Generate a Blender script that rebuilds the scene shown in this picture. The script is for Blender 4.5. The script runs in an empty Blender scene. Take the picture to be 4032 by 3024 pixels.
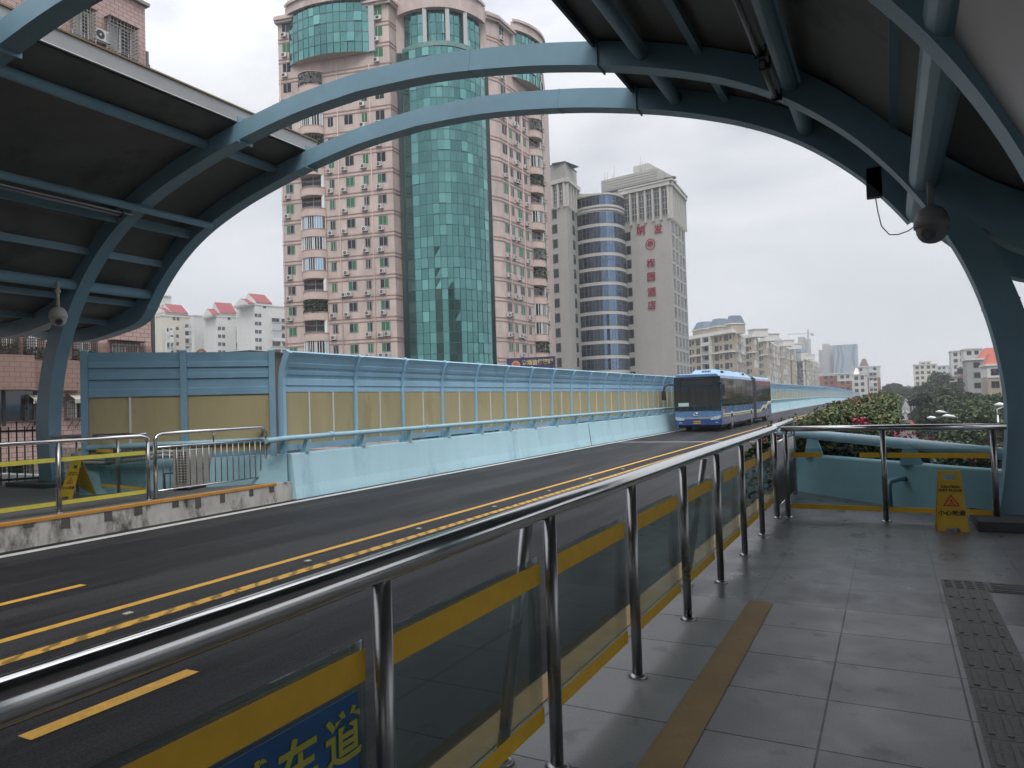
import bpy, math, random
from mathutils import Vector, Matrix
R = random.Random(7)
sc = bpy.context.scene
COL = sc.collection
rad = math.radians

# ------------------------------------------------------------ camera
F_PX, YAW, PIT, ROL, EYE = 2860., rad(27.45), rad(1.5), rad(1.8), 1.57
fw = Vector((-math.sin(YAW) * math.cos(PIT), math.cos(YAW) * math.cos(PIT), math.sin(PIT)))
r0 = Vector((math.cos(YAW), math.sin(YAW), 0)); u0 = r0.cross(fw)
rt = r0 * math.cos(ROL) - u0 * math.sin(ROL); up = u0 * math.cos(ROL) + r0 * math.sin(ROL)
cam = bpy.data.cameras.new("camera"); co = bpy.data.objects.new("camera", cam); COL.objects.link(co)
cam.sensor_width = 36; cam.lens = F_PX / 4032 * 36; cam.clip_end = 6000; cam.clip_start = .05
m = Matrix((rt, up, -fw)).transposed().to_4x4(); m.translation = Vector((0, 0, EYE)); co.matrix_world = m
sc.camera = co

# ------------------------------------------------------------ world: overcast sky
SUN_EL, SUN_AZ = rad(52), rad(150)
w = bpy.data.worlds.new("World"); sc.world = w; w.use_nodes = True
nt = w.node_tree; nt.nodes.clear(); N = nt.nodes.new; L = nt.links.new
wo = N('ShaderNodeOutputWorld'); bg = N('ShaderNodeBackground'); L(bg.outputs[0], wo.inputs[0]); bg.inputs[1].default_value = .1
sky = N('ShaderNodeTexSky'); sky.sky_type = 'NISHITA'; sky.sun_disc = False; sky.sun_elevation = SUN_EL; sky.sun_rotation = SUN_AZ
sky.air_density = 1; sky.dust_density = 4
tc = N('ShaderNodeTexCoord'); sx = N('ShaderNodeSeparateXYZ'); L(tc.outputs['Generated'], sx.inputs[0])
mp = N('ShaderNodeMapping'); mp.inputs['Scale'].default_value = (1.0, 1.0, 2.6); L(tc.outputs['Generated'], mp.inputs[0])
nz = N('ShaderNodeTexNoise'); nz.inputs['Scale'].default_value = 2.6; nz.inputs['Detail'].default_value = 6; nz.inputs['Roughness'].default_value = .5
nz.inputs['Distortion'].default_value = .4
L(mp.outputs[0], nz.inputs[0])
cr = N('ShaderNodeValToRGB'); L(nz.outputs[0], cr.inputs[0])
cr.color_ramp.elements[0].position = .38; cr.color_ramp.elements[0].color = (4.9, 5.05, 5.6, 1)
cr.color_ramp.elements[1].position = .62; cr.color_ramp.elements[1].color = (8.0, 8.1, 8.3, 1)
# brighter towards the zenith, as overcast skies are
vr = N('ShaderNodeMapRange'); L(sx.outputs[2], vr.inputs[0]); vr.inputs[1].default_value = .38; vr.inputs[2].default_value = 1.0
vr.inputs[3].default_value = 1.0; vr.inputs[4].default_value = 3.2
vm = N('ShaderNodeVectorMath'); vm.operation = 'SCALE'; L(cr.outputs[0], vm.inputs[0]); L(vr.outputs[0], vm.inputs['Scale'])
# horizon haze: flatten the clouds low down
hz = N('ShaderNodeMapRange'); L(sx.outputs[2], hz.inputs[0]); hz.inputs[1].default_value = .02; hz.inputs[2].default_value = .5; hz.inputs[3].default_value = .85; hz.inputs[4].default_value = .0; hz.inputs[2].default_value = .42
mh = N('ShaderNodeMix'); mh.data_type = 'RGBA'; L(hz.outputs[0], mh.inputs[0]); L(vm.outputs[0], mh.inputs[6]); mh.inputs[7].default_value = (6.9, 7.1, 7.45, 1)
mx = N('ShaderNodeMix'); mx.data_type = 'RGBA'; mx.inputs[0].default_value = .08; L(mh.outputs[2], mx.inputs[6]); L(sky.outputs[0], mx.inputs[7])
L(mx.outputs[2], bg.inputs[0])
sl = bpy.data.lights.new("sun", 'SUN'); sl.energy = 1.3; sl.angle = rad(25); sl.color = (1, .97, .93)
so = bpy.data.objects.new("sun", sl); COL.objects.link(so)
sd = Vector((math.cos(SUN_EL) * math.sin(SUN_AZ), math.cos(SUN_EL) * math.cos(SUN_AZ), math.sin(SUN_EL)))
so.rotation_euler = sd.to_track_quat('Z', 'Y').to_euler()
sc.view_settings.view_transform = 'Standard'; sc.view_settings.look = 'None'; sc.view_settings.exposure = 0.32; sc.view_settings.gamma = 1
sc.cycles.max_bounces = 7; sc.cycles.diffuse_bounces = 3; sc.cycles.glossy_bounces = 3; sc.cycles.transparent_max_bounces = 16
sc.cycles.volume_bounces = 0; sc.cycles.caustics_reflective = False; sc.cycles.caustics_refractive = False
sc.cycles.use_denoising = True

# ------------------------------------------------------------ helpers
def mat(name, c, rough=.7, metal=0., var=0., vs=3., bump=0., bs=60., spec=.5, stain=None, ss=2., sthr=.55, emit=0, coat=0, stretch=None):
    if name in bpy.data.materials: return bpy.data.materials[name]
    M = bpy.data.materials.new(name); M.use_nodes = True; t = M.node_tree; b = t.nodes['Principled BSDF']
    b.inputs['Base Color'].default_value = (*c, 1); b.inputs['Roughness'].default_value = rough; b.inputs['Metallic'].default_value = metal
    b.inputs['Specular IOR Level'].default_value = spec
    if coat: b.inputs['Coat Weight'].default_value = coat; b.inputs['Coat Roughness'].default_value = .08
    if emit: b.inputs['Emission Color'].default_value = (*c, 1); b.inputs['Emission Strength'].default_value = emit
    g = t.nodes.new('ShaderNodeNewGeometry'); src = g.outputs['Position']
    if stretch:
        q = t.nodes.new('ShaderNodeMapping'); q.inputs['Scale'].default_value = stretch; t.links.new(src, q.inputs[0]); src = q.outputs[0]
    if var or stain:
        n = t.nodes.new('ShaderNodeTexNoise'); n.inputs['Scale'].default_value = vs; n.inputs['Detail'].default_value = 8; n.inputs['Roughness'].default_value = .65
        t.links.new(src, n.inputs[0])
        rp = t.nodes.new('ShaderNodeMapRange'); t.links.new(n.outputs[0], rp.inputs[0]); rp.inputs[1].default_value = .3; rp.inputs[2].default_value = .7
        rp.inputs[3].default_value = 1 - var; rp.inputs[4].default_value = 1 + var
        v = t.nodes.new('ShaderNodeVectorMath'); v.operation = 'SCALE'; v.inputs[0].default_value = c; t.links.new(rp.outputs[0], v.inputs['Scale'])
        out = v.outputs[0]
        if stain:
            n2 = t.nodes.new('ShaderNodeTexNoise'); n2.inputs['Scale'].default_value = ss; n2.inputs['Detail'].default_value = 9; n2.inputs['Roughness'].default_value = .7
            t.links.new(src, n2.inputs[0])
            r2 = t.nodes.new('ShaderNodeMapRange'); t.links.new(n2.outputs[0], r2.inputs[0]); r2.inputs[1].default_value = sthr; r2.inputs[2].default_value = sthr + .13
            k = t.nodes.new('ShaderNodeMix'); k.data_type = 'RGBA'; t.links.new(r2.outputs[0], k.inputs[0]); t.links.new(out, k.inputs[6]); k.inputs[7].default_value = (*stain, 1)
            out = k.outputs[2]
        t.links.new(out, b.inputs['Base Color'])
        rr = t.nodes.new('ShaderNodeMapRange'); t.links.new(n.outputs[0], rr.inputs[0]); rr.inputs[3].default_value = max(.02, rough - .12); rr.inputs[4].default_value = min(1, rough + .12)
        t.links.new(rr.outputs[0], b.inputs['Roughness'])
    if bump:
        n = t.nodes.new('ShaderNodeTexNoise'); n.inputs['Scale'].default_value = bs; n.inputs['Detail'].default_value = 5; t.links.new(src, n.inputs[0])
        bp = t.nodes.new('ShaderNodeBump'); bp.inputs['Strength'].default_value = bump; bp.inputs['Distance'].default_value = .02
        t.links.new(n.outputs[0], bp.inputs['Height']); t.links.new(bp.outputs[0], b.inputs['Normal'])
    return M

def brick(name, c1, c2, mortar, ang, bw, bh, ms=.02, rough=.55, var=0.15):
    """tiled wall: ang = heading of the wall in plan"""
    M = bpy.data.materials.new(name); M.use_nodes = True; t = M.node_tree; b = t.nodes['Principled BSDF']; b.inputs['Roughness'].default_value = rough
    g = t.nodes.new('ShaderNodeNewGeometry'); s = t.nodes.new('ShaderNodeSeparateXYZ'); t.links.new(g.outputs['Position'], s.inputs[0])
    d = t.nodes.new('ShaderNodeVectorMath'); d.operation = 'DOT_PRODUCT'; t.links.new(g.outputs['Position'], d.inputs[0]); d.inputs[1].default_value = (math.cos(ang), math.sin(ang), 0)
    cb = t.nodes.new('ShaderNodeCombineXYZ'); t.links.new(d.outputs['Value'], cb.inputs[0]); t.links.new(s.outputs[2], cb.inputs[1])
    k = t.nodes.new('ShaderNodeTexBrick'); t.links.new(cb.outputs[0], k.inputs[0]); k.inputs['Scale'].default_value = 1
    k.inputs['Color1'].default_value = (*c1, 1); k.inputs['Color2'].default_value = (*c2, 1); k.inputs['Mortar'].default_value = (*mortar, 1)
    k.inputs['Mortar Size'].default_value = ms; k.inputs['Brick Width'].default_value = bw; k.inputs['Row Height'].default_value = bh; k.inputs['Mortar Smooth'].default_value = .3
    n = t.nodes.new('ShaderNodeTexNoise'); n.inputs['Scale'].default_value = .5; n.inputs['Detail'].default_value = 9; n.inputs['Roughness'].default_value = .7
    mpp = t.nodes.new('ShaderNodeMapping'); mpp.inputs['Scale'].default_value = (1, 1, .35); t.links.new(g.outputs['Position'], mpp.inputs[0]); t.links.new(mpp.outputs[0], n.inputs[0])
    rp = t.nodes.new('ShaderNodeMapRange'); t.links.new(n.outputs[0], rp.inputs[0]); rp.inputs[1].default_value = .3; rp.inputs[2].default_value = .7; rp.inputs[3].default_value = 1 - var; rp.inputs[4].default_value = 1 + var
    v = t.nodes.new('ShaderNodeVectorMath'); v.operation = 'SCALE'; t.links.new(k.outputs[0], v.inputs[0]); t.links.new(rp.outputs[0], v.inputs['Scale'])
    t.links.new(v.outputs[0], b.inputs['Base Color'])
    return M

def glassy(name, tint, refl=.5, rough=.02):
    M = bpy.data.materials.new(name); M.use_nodes = True; t = M.node_tree; t.nodes.clear()
    o = t.nodes.new('ShaderNodeOutputMaterial'); mxs = t.nodes.new('ShaderNodeMixShader'); tr = t.nodes.new('ShaderNodeBsdfTransparent'); gl = t.nodes.new('ShaderNodeBsdfGlossy')
    tr.inputs[0].default_value = (*tint, 1); gl.inputs['Roughness'].default_value = rough; gl.inputs[0].default_value = (.9, .95, .95, 1)
    fr = t.nodes.new('ShaderNodeFresnel'); fr.inputs[0].default_value = 1.45; mu = t.nodes.new('ShaderNodeMath'); mu.operation = 'MULTIPLY'; mu.inputs[1].default_value = refl
    t.links.new(fr.outputs[0], mu.inputs[0]); t.links.new(mu.outputs[0], mxs.inputs[0]); t.links.new(tr.outputs[0], mxs.inputs[1]); t.links.new(gl.outputs[0], mxs.inputs[2]); t.links.new(mxs.outputs[0], o.inputs[0])
    return M

class MB:
    def __init__(s): s.v = []; s.f = []; s.m = []; s.mats = []; s.sm = []
    def mi(s, m):
        if m not in s.mats: s.mats.append(m)
        return s.mats.index(m)
    def poly(s, pts, m, smooth=False):
        i = len(s.v); s.v += [tuple(p) for p in pts]; s.f.append(tuple(range(i, i + len(pts)))); s.m.append(s.mi(m)); s.sm.append(smooth)
    def hexa(s, p, m):   # 8 points: bottom 4, top 4
        i = len(s.v); s.v += [tuple(q) for q in p]; k = s.mi(m)
        for a in ((0, 3, 2, 1), (4, 5, 6, 7), (0, 1, 5, 4), (1, 2, 6, 5), (2, 3, 7, 6), (3, 0, 4, 7)):
            s.f.append(tuple(i + j for j in a)); s.m.append(k); s.sm.append(False)
    def box(s, x0, x1, y0, y1, z0, z1, m):
        s.hexa([(x0, y0, z0), (x1, y0, z0), (x1, y1, z0), (x0, y1, z0), (x0, y0, z1), (x1, y0, z1), (x1, y1, z1), (x0, y1, z1)], m)
    def fbox(s, fr, u0, u1, w0, w1, z0, z1, m):  # w outward
        P = fr.pt
        s.hexa([P(u0, w1, z0), P(u1, w1, z0), P(u1, w0, z0), P(u0, w0, z0), P(u0, w1, z1), P(u1, w1, z1), P(u1, w0, z1), P(u0, w0, z1)], m)
    def prism(s, poly, z0, z1, m, top=None):     # plan polygon
        n = len(poly)
        for i in range(n):
            a, b = poly[i], poly[(i + 1) % n]
            s.poly([(a[0], a[1], z0), (b[0], b[1], z0), (b[0], b[1], z1), (a[0], a[1], z1)], m)
        s.poly([(p[0], p[1], z1) for p in poly], top or m); s.poly([(p[0], p[1], z0) for p in reversed(poly)], m)
    def tube(s, pts, r, m, n=10, caps=True, smooth=True):
        pts = [Vector(p) for p in pts]; i0 = len(s.v); k = s.mi(m); prev = None
        for i, p in enumerate(pts):
            d = (pts[min(i + 1, len(pts) - 1)] - pts[max(i - 1, 0)]).normalized()
            if prev is None:
                a = d.cross(Vector((0, 0, 1)));  a = a if a.length > .1 else d.cross(Vector((1, 0, 0)))
            else: a = prev - d * prev.dot(d)
            a.normalize(); prev = a; b = d.cross(a)
            rr = r[i] if isinstance(r, (list, tuple)) else r
            for j in range(n):
                t = 2 * math.pi * j / n; s.v.append(tuple(p + a * (rr * math.cos(t)) + b * (rr * math.sin(t))))
        for i in range(len(pts) - 1):
            for j in range(n):
                s.f.append((i0 + i * n + j, i0 + i * n + (j + 1) % n, i0 + (i + 1) * n + (j + 1) % n, i0 + (i + 1) * n + j)); s.m.append(k); s.sm.append(smooth)
        if caps:
            s.f.append(tuple(i0 + j for j in reversed(range(n)))); s.m.append(k); s.sm.append(False)
            e = i0 + (len(pts) - 1) * n; s.f.append(tuple(e + j for j in range(n))); s.m.append(k); s.sm.append(False)
    def lathe(s, prof, cx, cy, m, n=20, smooth=True):
        i0 = len(s.v); k = s.mi(m)
        for r, z in prof:
            for j in range(n):
                t = 2 * math.pi * j / n; s.v.append((cx + r * math.cos(t), cy + r * math.sin(t), z))
        for i in range(len(prof) - 1):
            for j in range(n):
                s.f.append((i0 + i * n + j, i0 + i * n + (j + 1) % n, i0 + (i + 1) * n + (j + 1) % n, i0 + (i + 1) * n + j)); s.m.append(k); s.sm.append(smooth)
    def strip(s, A, B, m, smooth=False):         # quads between two polylines
        for i in range(len(A) - 1): s.poly([A[i], A[i + 1], B[i + 1], B[i]], m, smooth)
    def build(s, name, parent=None, bevel=0):
        me = bpy.data.meshes.new(name); me.from_pydata(s.v, [], s.f)
        for mm in s.mats: me.materials.append(mm)
        me.polygons.foreach_set('material_index', s.m); me.polygons.foreach_set('use_smooth', s.sm); me.update()
        o = bpy.data.objects.new(name, me); COL.objects.link(o)
        if parent:
            o.parent = parent; w = world_loc(parent); me.transform(Matrix.Translation(-w))
        if bevel:
            b = o.modifiers.new('b', 'BEVEL'); b.width = bevel; b.segments = 2; b.limit_method = 'ANGLE'
        return o
def world_loc(o):
    v = Vector(o.location)
    while o.parent: o = o.parent; v = v + Vector(o.location)
    return v
def thing(name, label, cat, loc=(0, 0, 0), group=None):
    o = bpy.data.objects.new(name, None); COL.objects.link(o); o.location = loc; o['label'] = label; o['category'] = cat; o.empty_display_size = .2
    if group: o['group'] = group
    return o
def tag(o, label, cat, group=None, kind=None):
    o['label'] = label; o['category'] = cat
    if group: o['group'] = group
    if kind: o['kind'] = kind
    return o
def struct(o): o['kind'] = 'structure'; return o
def inst(me, name, parent, loc, ang=0, s=1):
    o = bpy.data.objects.new(name, me); COL.objects.link(o)
    if parent: o.parent = parent; loc = Vector(loc) - world_loc(parent)
    o.location = loc; o.rotation_euler = (0, 0, ang)
    if s != 1: o.scale = (s, s, s) if not isinstance(s, tuple) else s
    return o
class Fr:
    def __init__(s, a, b):
        s.o = Vector((a[0], a[1])); d = Vector((b[0], b[1])) - s.o; s.L = d.length; s.d = d / s.L; s.a = math.atan2(d.y, d.x); s.n = Vector((s.d.y, -s.d.x))
    def pt(s, u, w, z): p = s.o + s.d * u + s.n * w; return (p.x, p.y, z)
    def u(s, px, row=1300):                      # where the sight line of a photo column meets this facade
        r = ray(px, row); q = Vector((r.x, r.y)); # C + t q = o + u d
        det = q.x * (-s.d.y) + q.y * s.d.x
        return (q.x * s.o.y - q.y * s.o.x) / det if abs(det) > 1e-9 else 0
def ray(px, py): return fw + rt * ((px - 2016) / F_PX) - up * ((py - 1512) / F_PX)
def G(px, D, row=1300):                          # a place seen at this column, D metres away along the view
    r = ray(px, row); r = r / r.dot(fw) * D; return (r.x, r.y)
def zof(py, px, D): r = ray(px, py); return EYE + (r / r.dot(fw) * D).z
def text(s, size, m, mat4, name, parent=None, ext=.01, align='CENTER', bold=0.0, lsp=1.0):
    c = bpy.data.curves.new(name, 'FONT'); c.body = s; c.size = size; c.extrude = ext; c.align_x = align; c.align_y = 'CENTER'; c.offset = bold; c.space_line = lsp
    o = bpy.data.objects.new(name, c); COL.objects.link(o); bpy.context.view_layer.update()
    me = bpy.data.meshes.new_from_object(o.evaluated_get(bpy.context.evaluated_depsgraph_get())); COL.objects.unlink(o); bpy.data.objects.remove(o)
    me.materials.clear(); me.materials.append(m); me.transform(mat4)
    o = bpy.data.objects.new(name, me); COL.objects.link(o)
    if parent: o.parent = parent; me.transform(Matrix.Translation(-world_loc(parent)))
    return o
def facing(loc, right, upv=(0, 0, 1)):           # text plane: x = right, y = up
    r = Vector(right).normalized(); u = Vector(upv).normalized(); n = r.cross(u)
    M4 = Matrix((r, u, n)).transposed().to_4x4(); M4.translation = Vector(loc); return M4

# ------------------------------------------------------------ materials
BLUE = mat('blue_paint', (.17, .295, .37), .42, var=.1, vs=1.2, bump=.05, bs=300)
BLUEPANEL = mat('blue_panel_paint', (.29, .49, .63), .45, var=.12, vs=1.1, stain=(.22, .38, .5), ss=1.5, sthr=.58, stretch=(1, 1, .3))
PARAPET = mat('pale_blue_paint', (.45, .68, .76), .6, var=.06, vs=1.2, stain=(.33, .52, .6), ss=.9, sthr=.56, bump=.25, bs=30, stretch=(1, 1, .3))
BEIGE = mat('beige_panel', (.40, .345, .19), .6, var=.10, vs=1.3, bump=.3, bs=200, stain=(.30, .25, .14), ss=1.6, sthr=.56, stretch=(1, 1, .22))
WHITEBAR = mat('white_bar', (.65, .66, .66), .5)
STEEL = mat('stainless', (.66, .66, .65), .13, metal=1, var=.08, vs=4)
STEELD = mat('stainless_dull', (.3, .3, .3), .3, metal=1, var=.1, vs=5)
ROOF = mat('roof_underside', (.11, .11, .102), .6, var=.25, vs=.8, stain=(.055, .053, .048), ss=.6, sthr=.55)
DARK = mat('dark', (.02, .02, .022), .6)
BLACKRUB = mat('rubber', (.015, .015, .016), .75)
GREYMET = mat('grey_metal', (.33, .33, .33), .45, metal=.2, var=.1, vs=2)
YTAPE = mat('yellow_tape', (.80, .47, .03), .55, var=.1, vs=8)
YTAPE2 = mat('lemon_tape', (.6, .55, .08), .55, var=.1, vs=8)
GLASS = glassy('rail_glass', (.80, .86, .85), .4)
WHITE = mat('white_paint', (.72, .72, .71), .6, var=.06, vs=2)
HLEAF = [mat('hedge_leaf_a', (.035, .055, .022), .6, spec=.3), mat('hedge_leaf_b', (.065, .095, .035), .6, spec=.3), mat('hedge_leaf_c', (.13, .155, .065), .6, spec=.3), mat('hedge_leaf_d', (.13, .09, .045), .6)]
LEAFS = [mat('leaf_dark', (.020, .036, .016), .6, spec=.3), mat('leaf_mid', (.034, .060, .023), .6, spec=.3), mat('leaf_light', (.065, .095, .035), .6, spec=.3), mat('leaf_brown', (.11, .10, .05), .6)]
BARK = mat('bark', (.09, .075, .06), .9, var=.2, vs=6)
PINKF = mat('pink_flower', (.50, .04, .12), .6, var=.2, vs=20)
# ------------------------------------------------------------ ground, road, street
def tilemat(name, c, w_, h_, ox, oy, joint=(.05, .05, .05), rough=.3, var=.12, ms=.006):
    M = bpy.data.materials.new(name); M.use_nodes = True; t = M.node_tree; b = t.nodes['Principled BSDF']
    g = t.nodes.new('ShaderNodeNewGeometry'); mp_ = t.nodes.new('ShaderNodeMapping'); mp_.inputs['Location'].default_value = (-ox, -oy, 0)
    t.links.new(g.outputs['Position'], mp_.inputs[0])
    k = t.nodes.new('ShaderNodeTexBrick'); t.links.new(mp_.outputs[0], k.inputs[0]); k.offset = 0; k.inputs['Scale'].default_value = 1
    k.inputs['Color1'].default_value = (*c, 1); k.inputs['Color2'].default_value = (*[q * .86 for q in c], 1); k.inputs['Mortar'].default_value = (*joint, 1)
    k.inputs['Mortar Size'].default_value = ms; k.inputs['Brick Width'].default_value = w_; k.inputs['Row Height'].default_value = h_; k.inputs['Mortar Smooth'].default_value = .2
    n = t.nodes.new('ShaderNodeTexNoise'); n.inputs['Scale'].default_value = 2.2; n.inputs['Detail'].default_value = 9; n.inputs['Roughness'].default_value = .68; t.links.new(g.outputs['Position'], n.inputs[0])
    rp = t.nodes.new('ShaderNodeMapRange'); t.links.new(n.outputs[0], rp.inputs[0]); rp.inputs[1].default_value = .3; rp.inputs[2].default_value = .7; rp.inputs[3].default_value = 1 - var; rp.inputs[4].default_value = 1 + var
    n3 = t.nodes.new('ShaderNodeTexNoise'); n3.inputs['Scale'].default_value = 120; n3.inputs['Detail'].default_value = 3; t.links.new(g.outputs['Position'], n3.inputs[0])
    r3 = t.nodes.new('ShaderNodeMapRange'); t.links.new(n3.outputs[0], r3.inputs[0]); r3.inputs[1].default_value = .3; r3.inputs[2].default_value = .7; r3.inputs[3].default_value = .85; r3.inputs[4].default_value = 1.15
    mu = t.nodes.new('ShaderNodeMath'); mu.operation = 'MULTIPLY'; t.links.new(rp.outputs[0], mu.inputs[0]); t.links.new(r3.outputs[0], mu.inputs[1])
    n4 = t.nodes.new('ShaderNodeTexNoise'); n4.inputs['Scale'].default_value = 5.5; n4.inputs['Detail'].default_value = 6; t.links.new(g.outputs['Position'], n4.inputs[0])
    r4 = t.nodes.new('ShaderNodeMapRange'); t.links.new(n4.outputs[0], r4.inputs[0]); r4.inputs[1].default_value = .30; r4.inputs[2].default_value = .40; r4.inputs[3].default_value = .72; r4.inputs[4].default_value = 1.0
    m4 = t.nodes.new('ShaderNodeMath'); m4.operation = 'MULTIPLY'; t.links.new(mu.outputs[0], m4.inputs[0]); t.links.new(r4.outputs[0], m4.inputs[1]); mu = m4
    v = t.nodes.new('ShaderNodeVectorMath'); v.operation = 'SCALE'; t.links.new(k.outputs[0], v.inputs[0]); t.links.new(mu.outputs[0], v.inputs['Scale']); t.links.new(v.outputs[0], b.inputs['Base Color'])
    r2 = t.nodes.new('ShaderNodeMapRange'); t.links.new(n.outputs[0], r2.inputs[0]); r2.inputs[1].default_value = .35; r2.inputs[2].default_value = .65; r2.inputs[3].default_value = rough - .1; r2.inputs[4].default_value = rough + .15
    t.links.new(r2.outputs[0], b.inputs['Roughness'])
    bp = t.nodes.new('ShaderNodeBump'); bp.inputs['Strength'].default_value = .25; bp.inputs['Distance'].default_value = .004; t.links.new(k.outputs['Fac'], bp.inputs['Height']); bp.invert = True
    t.links.new(bp.outputs[0], b.inputs['Normal'])
    return M
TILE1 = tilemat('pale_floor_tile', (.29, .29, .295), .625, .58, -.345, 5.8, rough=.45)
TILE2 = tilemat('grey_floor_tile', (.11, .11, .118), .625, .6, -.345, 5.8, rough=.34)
CONC = mat('concrete', (.30, .29, .27), .85, var=.2, vs=1.5, bump=.3, bs=40)
ASPH = mat('asphalt', (.021, .0215, .024), .6, var=.30, vs=1.1, bump=1.0, bs=90, stretch=(1.3, .12, 1), spec=.14, stain=(.043, .043, .045), ss=.9, sthr=.47)
def grain(M, sc_, lo, hi):
    t = M.node_tree; b = t.nodes['Principled BSDF']; src = b.inputs['Base Color'].links[0].from_socket; g = t.nodes.new('ShaderNodeNewGeometry'); n = t.nodes.new('ShaderNodeTexNoise'); n.inputs['Scale'].default_value = sc_; n.inputs['Detail'].default_value = 3
    t.links.new(g.outputs['Position'], n.inputs[0]); r = t.nodes.new('ShaderNodeMapRange'); t.links.new(n.outputs[0], r.inputs[0]); r.inputs[1].default_value = .3; r.inputs[2].default_value = .7; r.inputs[3].default_value = lo; r.inputs[4].default_value = hi
    v = t.nodes.new('ShaderNodeVectorMath'); v.operation = 'SCALE'; t.links.new(src, v.inputs[0]); t.links.new(r.outputs[0], v.inputs['Scale']); t.links.new(v.outputs[0], b.inputs['Base Color'])
grain(ASPH, 55, .45, 1.6)
STAINC = mat('stained_concrete', (.50, .48, .44), .85, var=.25, vs=2.5, stain=(.06, .055, .05), ss=1.9, sthr=.5, bump=.5, bs=12, stretch=(1, 1, .45))
YLINE = mat('yellow_road_paint', (.58, .32, .045), .65, var=.2, vs=14, stain=(.06, .055, .05), ss=22, sthr=.64)
WLINE = mat('white_road_paint', (.52, .52, .5), .65, var=.2, vs=14, stain=(.08, .08, .08), ss=18, sthr=.6)
RUMB = mat('rumble_yellow_paint', (.58, .32, .045), .65, var=.2, vs=14, stain=(.06, .055, .05), ss=22, sthr=.64)
def stripes(M):
    t = M.node_tree; b = t.nodes['Principled BSDF']; src = b.inputs['Base Color'].links[0].from_socket; g = t.nodes.new('ShaderNodeNewGeometry'); wv = t.nodes.new('ShaderNodeTexWave'); wv.bands_direction = 'DIAGONAL'; wv.inputs['Scale'].default_value = 2.2; wv.inputs['Distortion'].default_value = 3; wv.inputs['Detail Scale'].default_value = 5
    t.links.new(g.outputs['Position'], wv.inputs[0]); r = t.nodes.new('ShaderNodeMapRange'); t.links.new(wv.outputs[1], r.inputs[0]); r.inputs[1].default_value = .1; r.inputs[2].default_value = .45; r.inputs[3].default_value = .38; r.inputs[4].default_value = 1
    v = t.nodes.new('ShaderNodeVectorMath'); v.operation = 'SCALE'; t.links.new(src, v.inputs[0]); t.links.new(r.outputs[0], v.inputs['Scale']); t.links.new(v.outputs[0], b.inputs['Base Color'])
stripes(RUMB)
ZR = -.4; XL, XRR = -11.72, -2.4
def zroad(y): return ZR - (0 if y < 150 else (y - 150) ** 2 * .00016)
ys = [-25, 0, 12, 30, 60, 100, 150, 170, 190, 210, 230, 260, 300, 340]
def xoff(y): return 0 if y < 110 else min(3.2, (y - 110) ** 2 * .00016)
def ribbon(name, x0, x1, dz, m_, y0=-25, y1=340, thick=0, brk=None):
    b = MB(); yy = sorted(set([y0] + [y for y in ys if y0 < y < y1] + [y1]))
    for a, c in zip(yy, yy[1:]):
        b.poly([(x0 + xoff(a), a, zroad(a) + dz), (x1 + xoff(a), a, zroad(a) + dz), (x1 + xoff(c), c, zroad(c) + dz), (x0 + xoff(c), c, zroad(c) + dz)], m_)
    return struct(b.build(name))
ground = MB(); ground.poly([(-3000, -3000, -9.3), (3000, -3000, -9.3), (3000, 3000, -9.3), (-3000, 3000, -9.3)], mat('ground_mix', (.11, .115, .10), .9, var=.3, vs=.02)); struct(ground.build('ground'))
b = MB(); yy = ys
for a, c in zip(yy, yy[1:]):
    for (x0, x1) in ((XL - .4, -1.0),):
        b.hexa([(x0 + xoff(a), a, zroad(a) - 1.3), (x1 + xoff(a), a, zroad(a) - 1.3), (x1 + xoff(c), c, zroad(c) - 1.3), (x0 + xoff(c), c, zroad(c) - 1.3),
                (x0 + xoff(a), a, zroad(a) - .02), (x1 + xoff(a), a, zroad(a) - .02), (x1 + xoff(c), c, zroad(c) - .02), (x0 + xoff(c), c, zroad(c) - .02)], CONC)
struct(b.build('viaduct_deck'))
ribbon('road', XL, -1.7, 0, ASPH)
ribbon('centre_line', -7.13, -7.01, .004, YLINE); ribbon('centre_line', -6.53, -6.38, .004, RUMB)
ribbon('edge_line', -11.46, -11.26, .004, WLINE)
ribbon('lane_dash', -4.88, -4.74, .004, YLINE, 2.6, 3.82); ribbon('lane_dash', -8.52, -8.40, .004, YLINE, 2.2, 5.25)
ribbon('deck_joint', XL, -1.8, .003, mat('joint_grey', (.16, .16, .16), .7), 31.9, 32.25); ribbon('deck_joint', XL, -1.8, .006, mat('joint_steel', (.4, .4, .4), .5), 32.3, 32.42)
# reflective road studs between the lines
for i in range(7):
    y = 4.6 + i * 2.5; b = MB(); b.box(-6.80, -6.73, y, y + .08, ZR, ZR + .02, mat('stud', (.45, .42, .38), .4)); o = b.build('road_stud', bevel=.005)
    tag(o, ['nearest', 'second nearest', 'third nearest', 'fourth nearest', 'fifth nearest', 'sixth nearest', 'farthest'][i] + ' small reflective road stud between the double yellow lines', 'road stud', 'road studs on the centre line')
# street below, on the right
b = MB(); b.poly([(3.5, 20, -9.24), (18, 20, -9.24), (60, 900, -9.24), (3.5 + 12, 900, -9.24)], mat('street_asphalt', (.12, .12, .125), .8, var=.1, vs=.3)); struct(b.build('street'))
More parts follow.
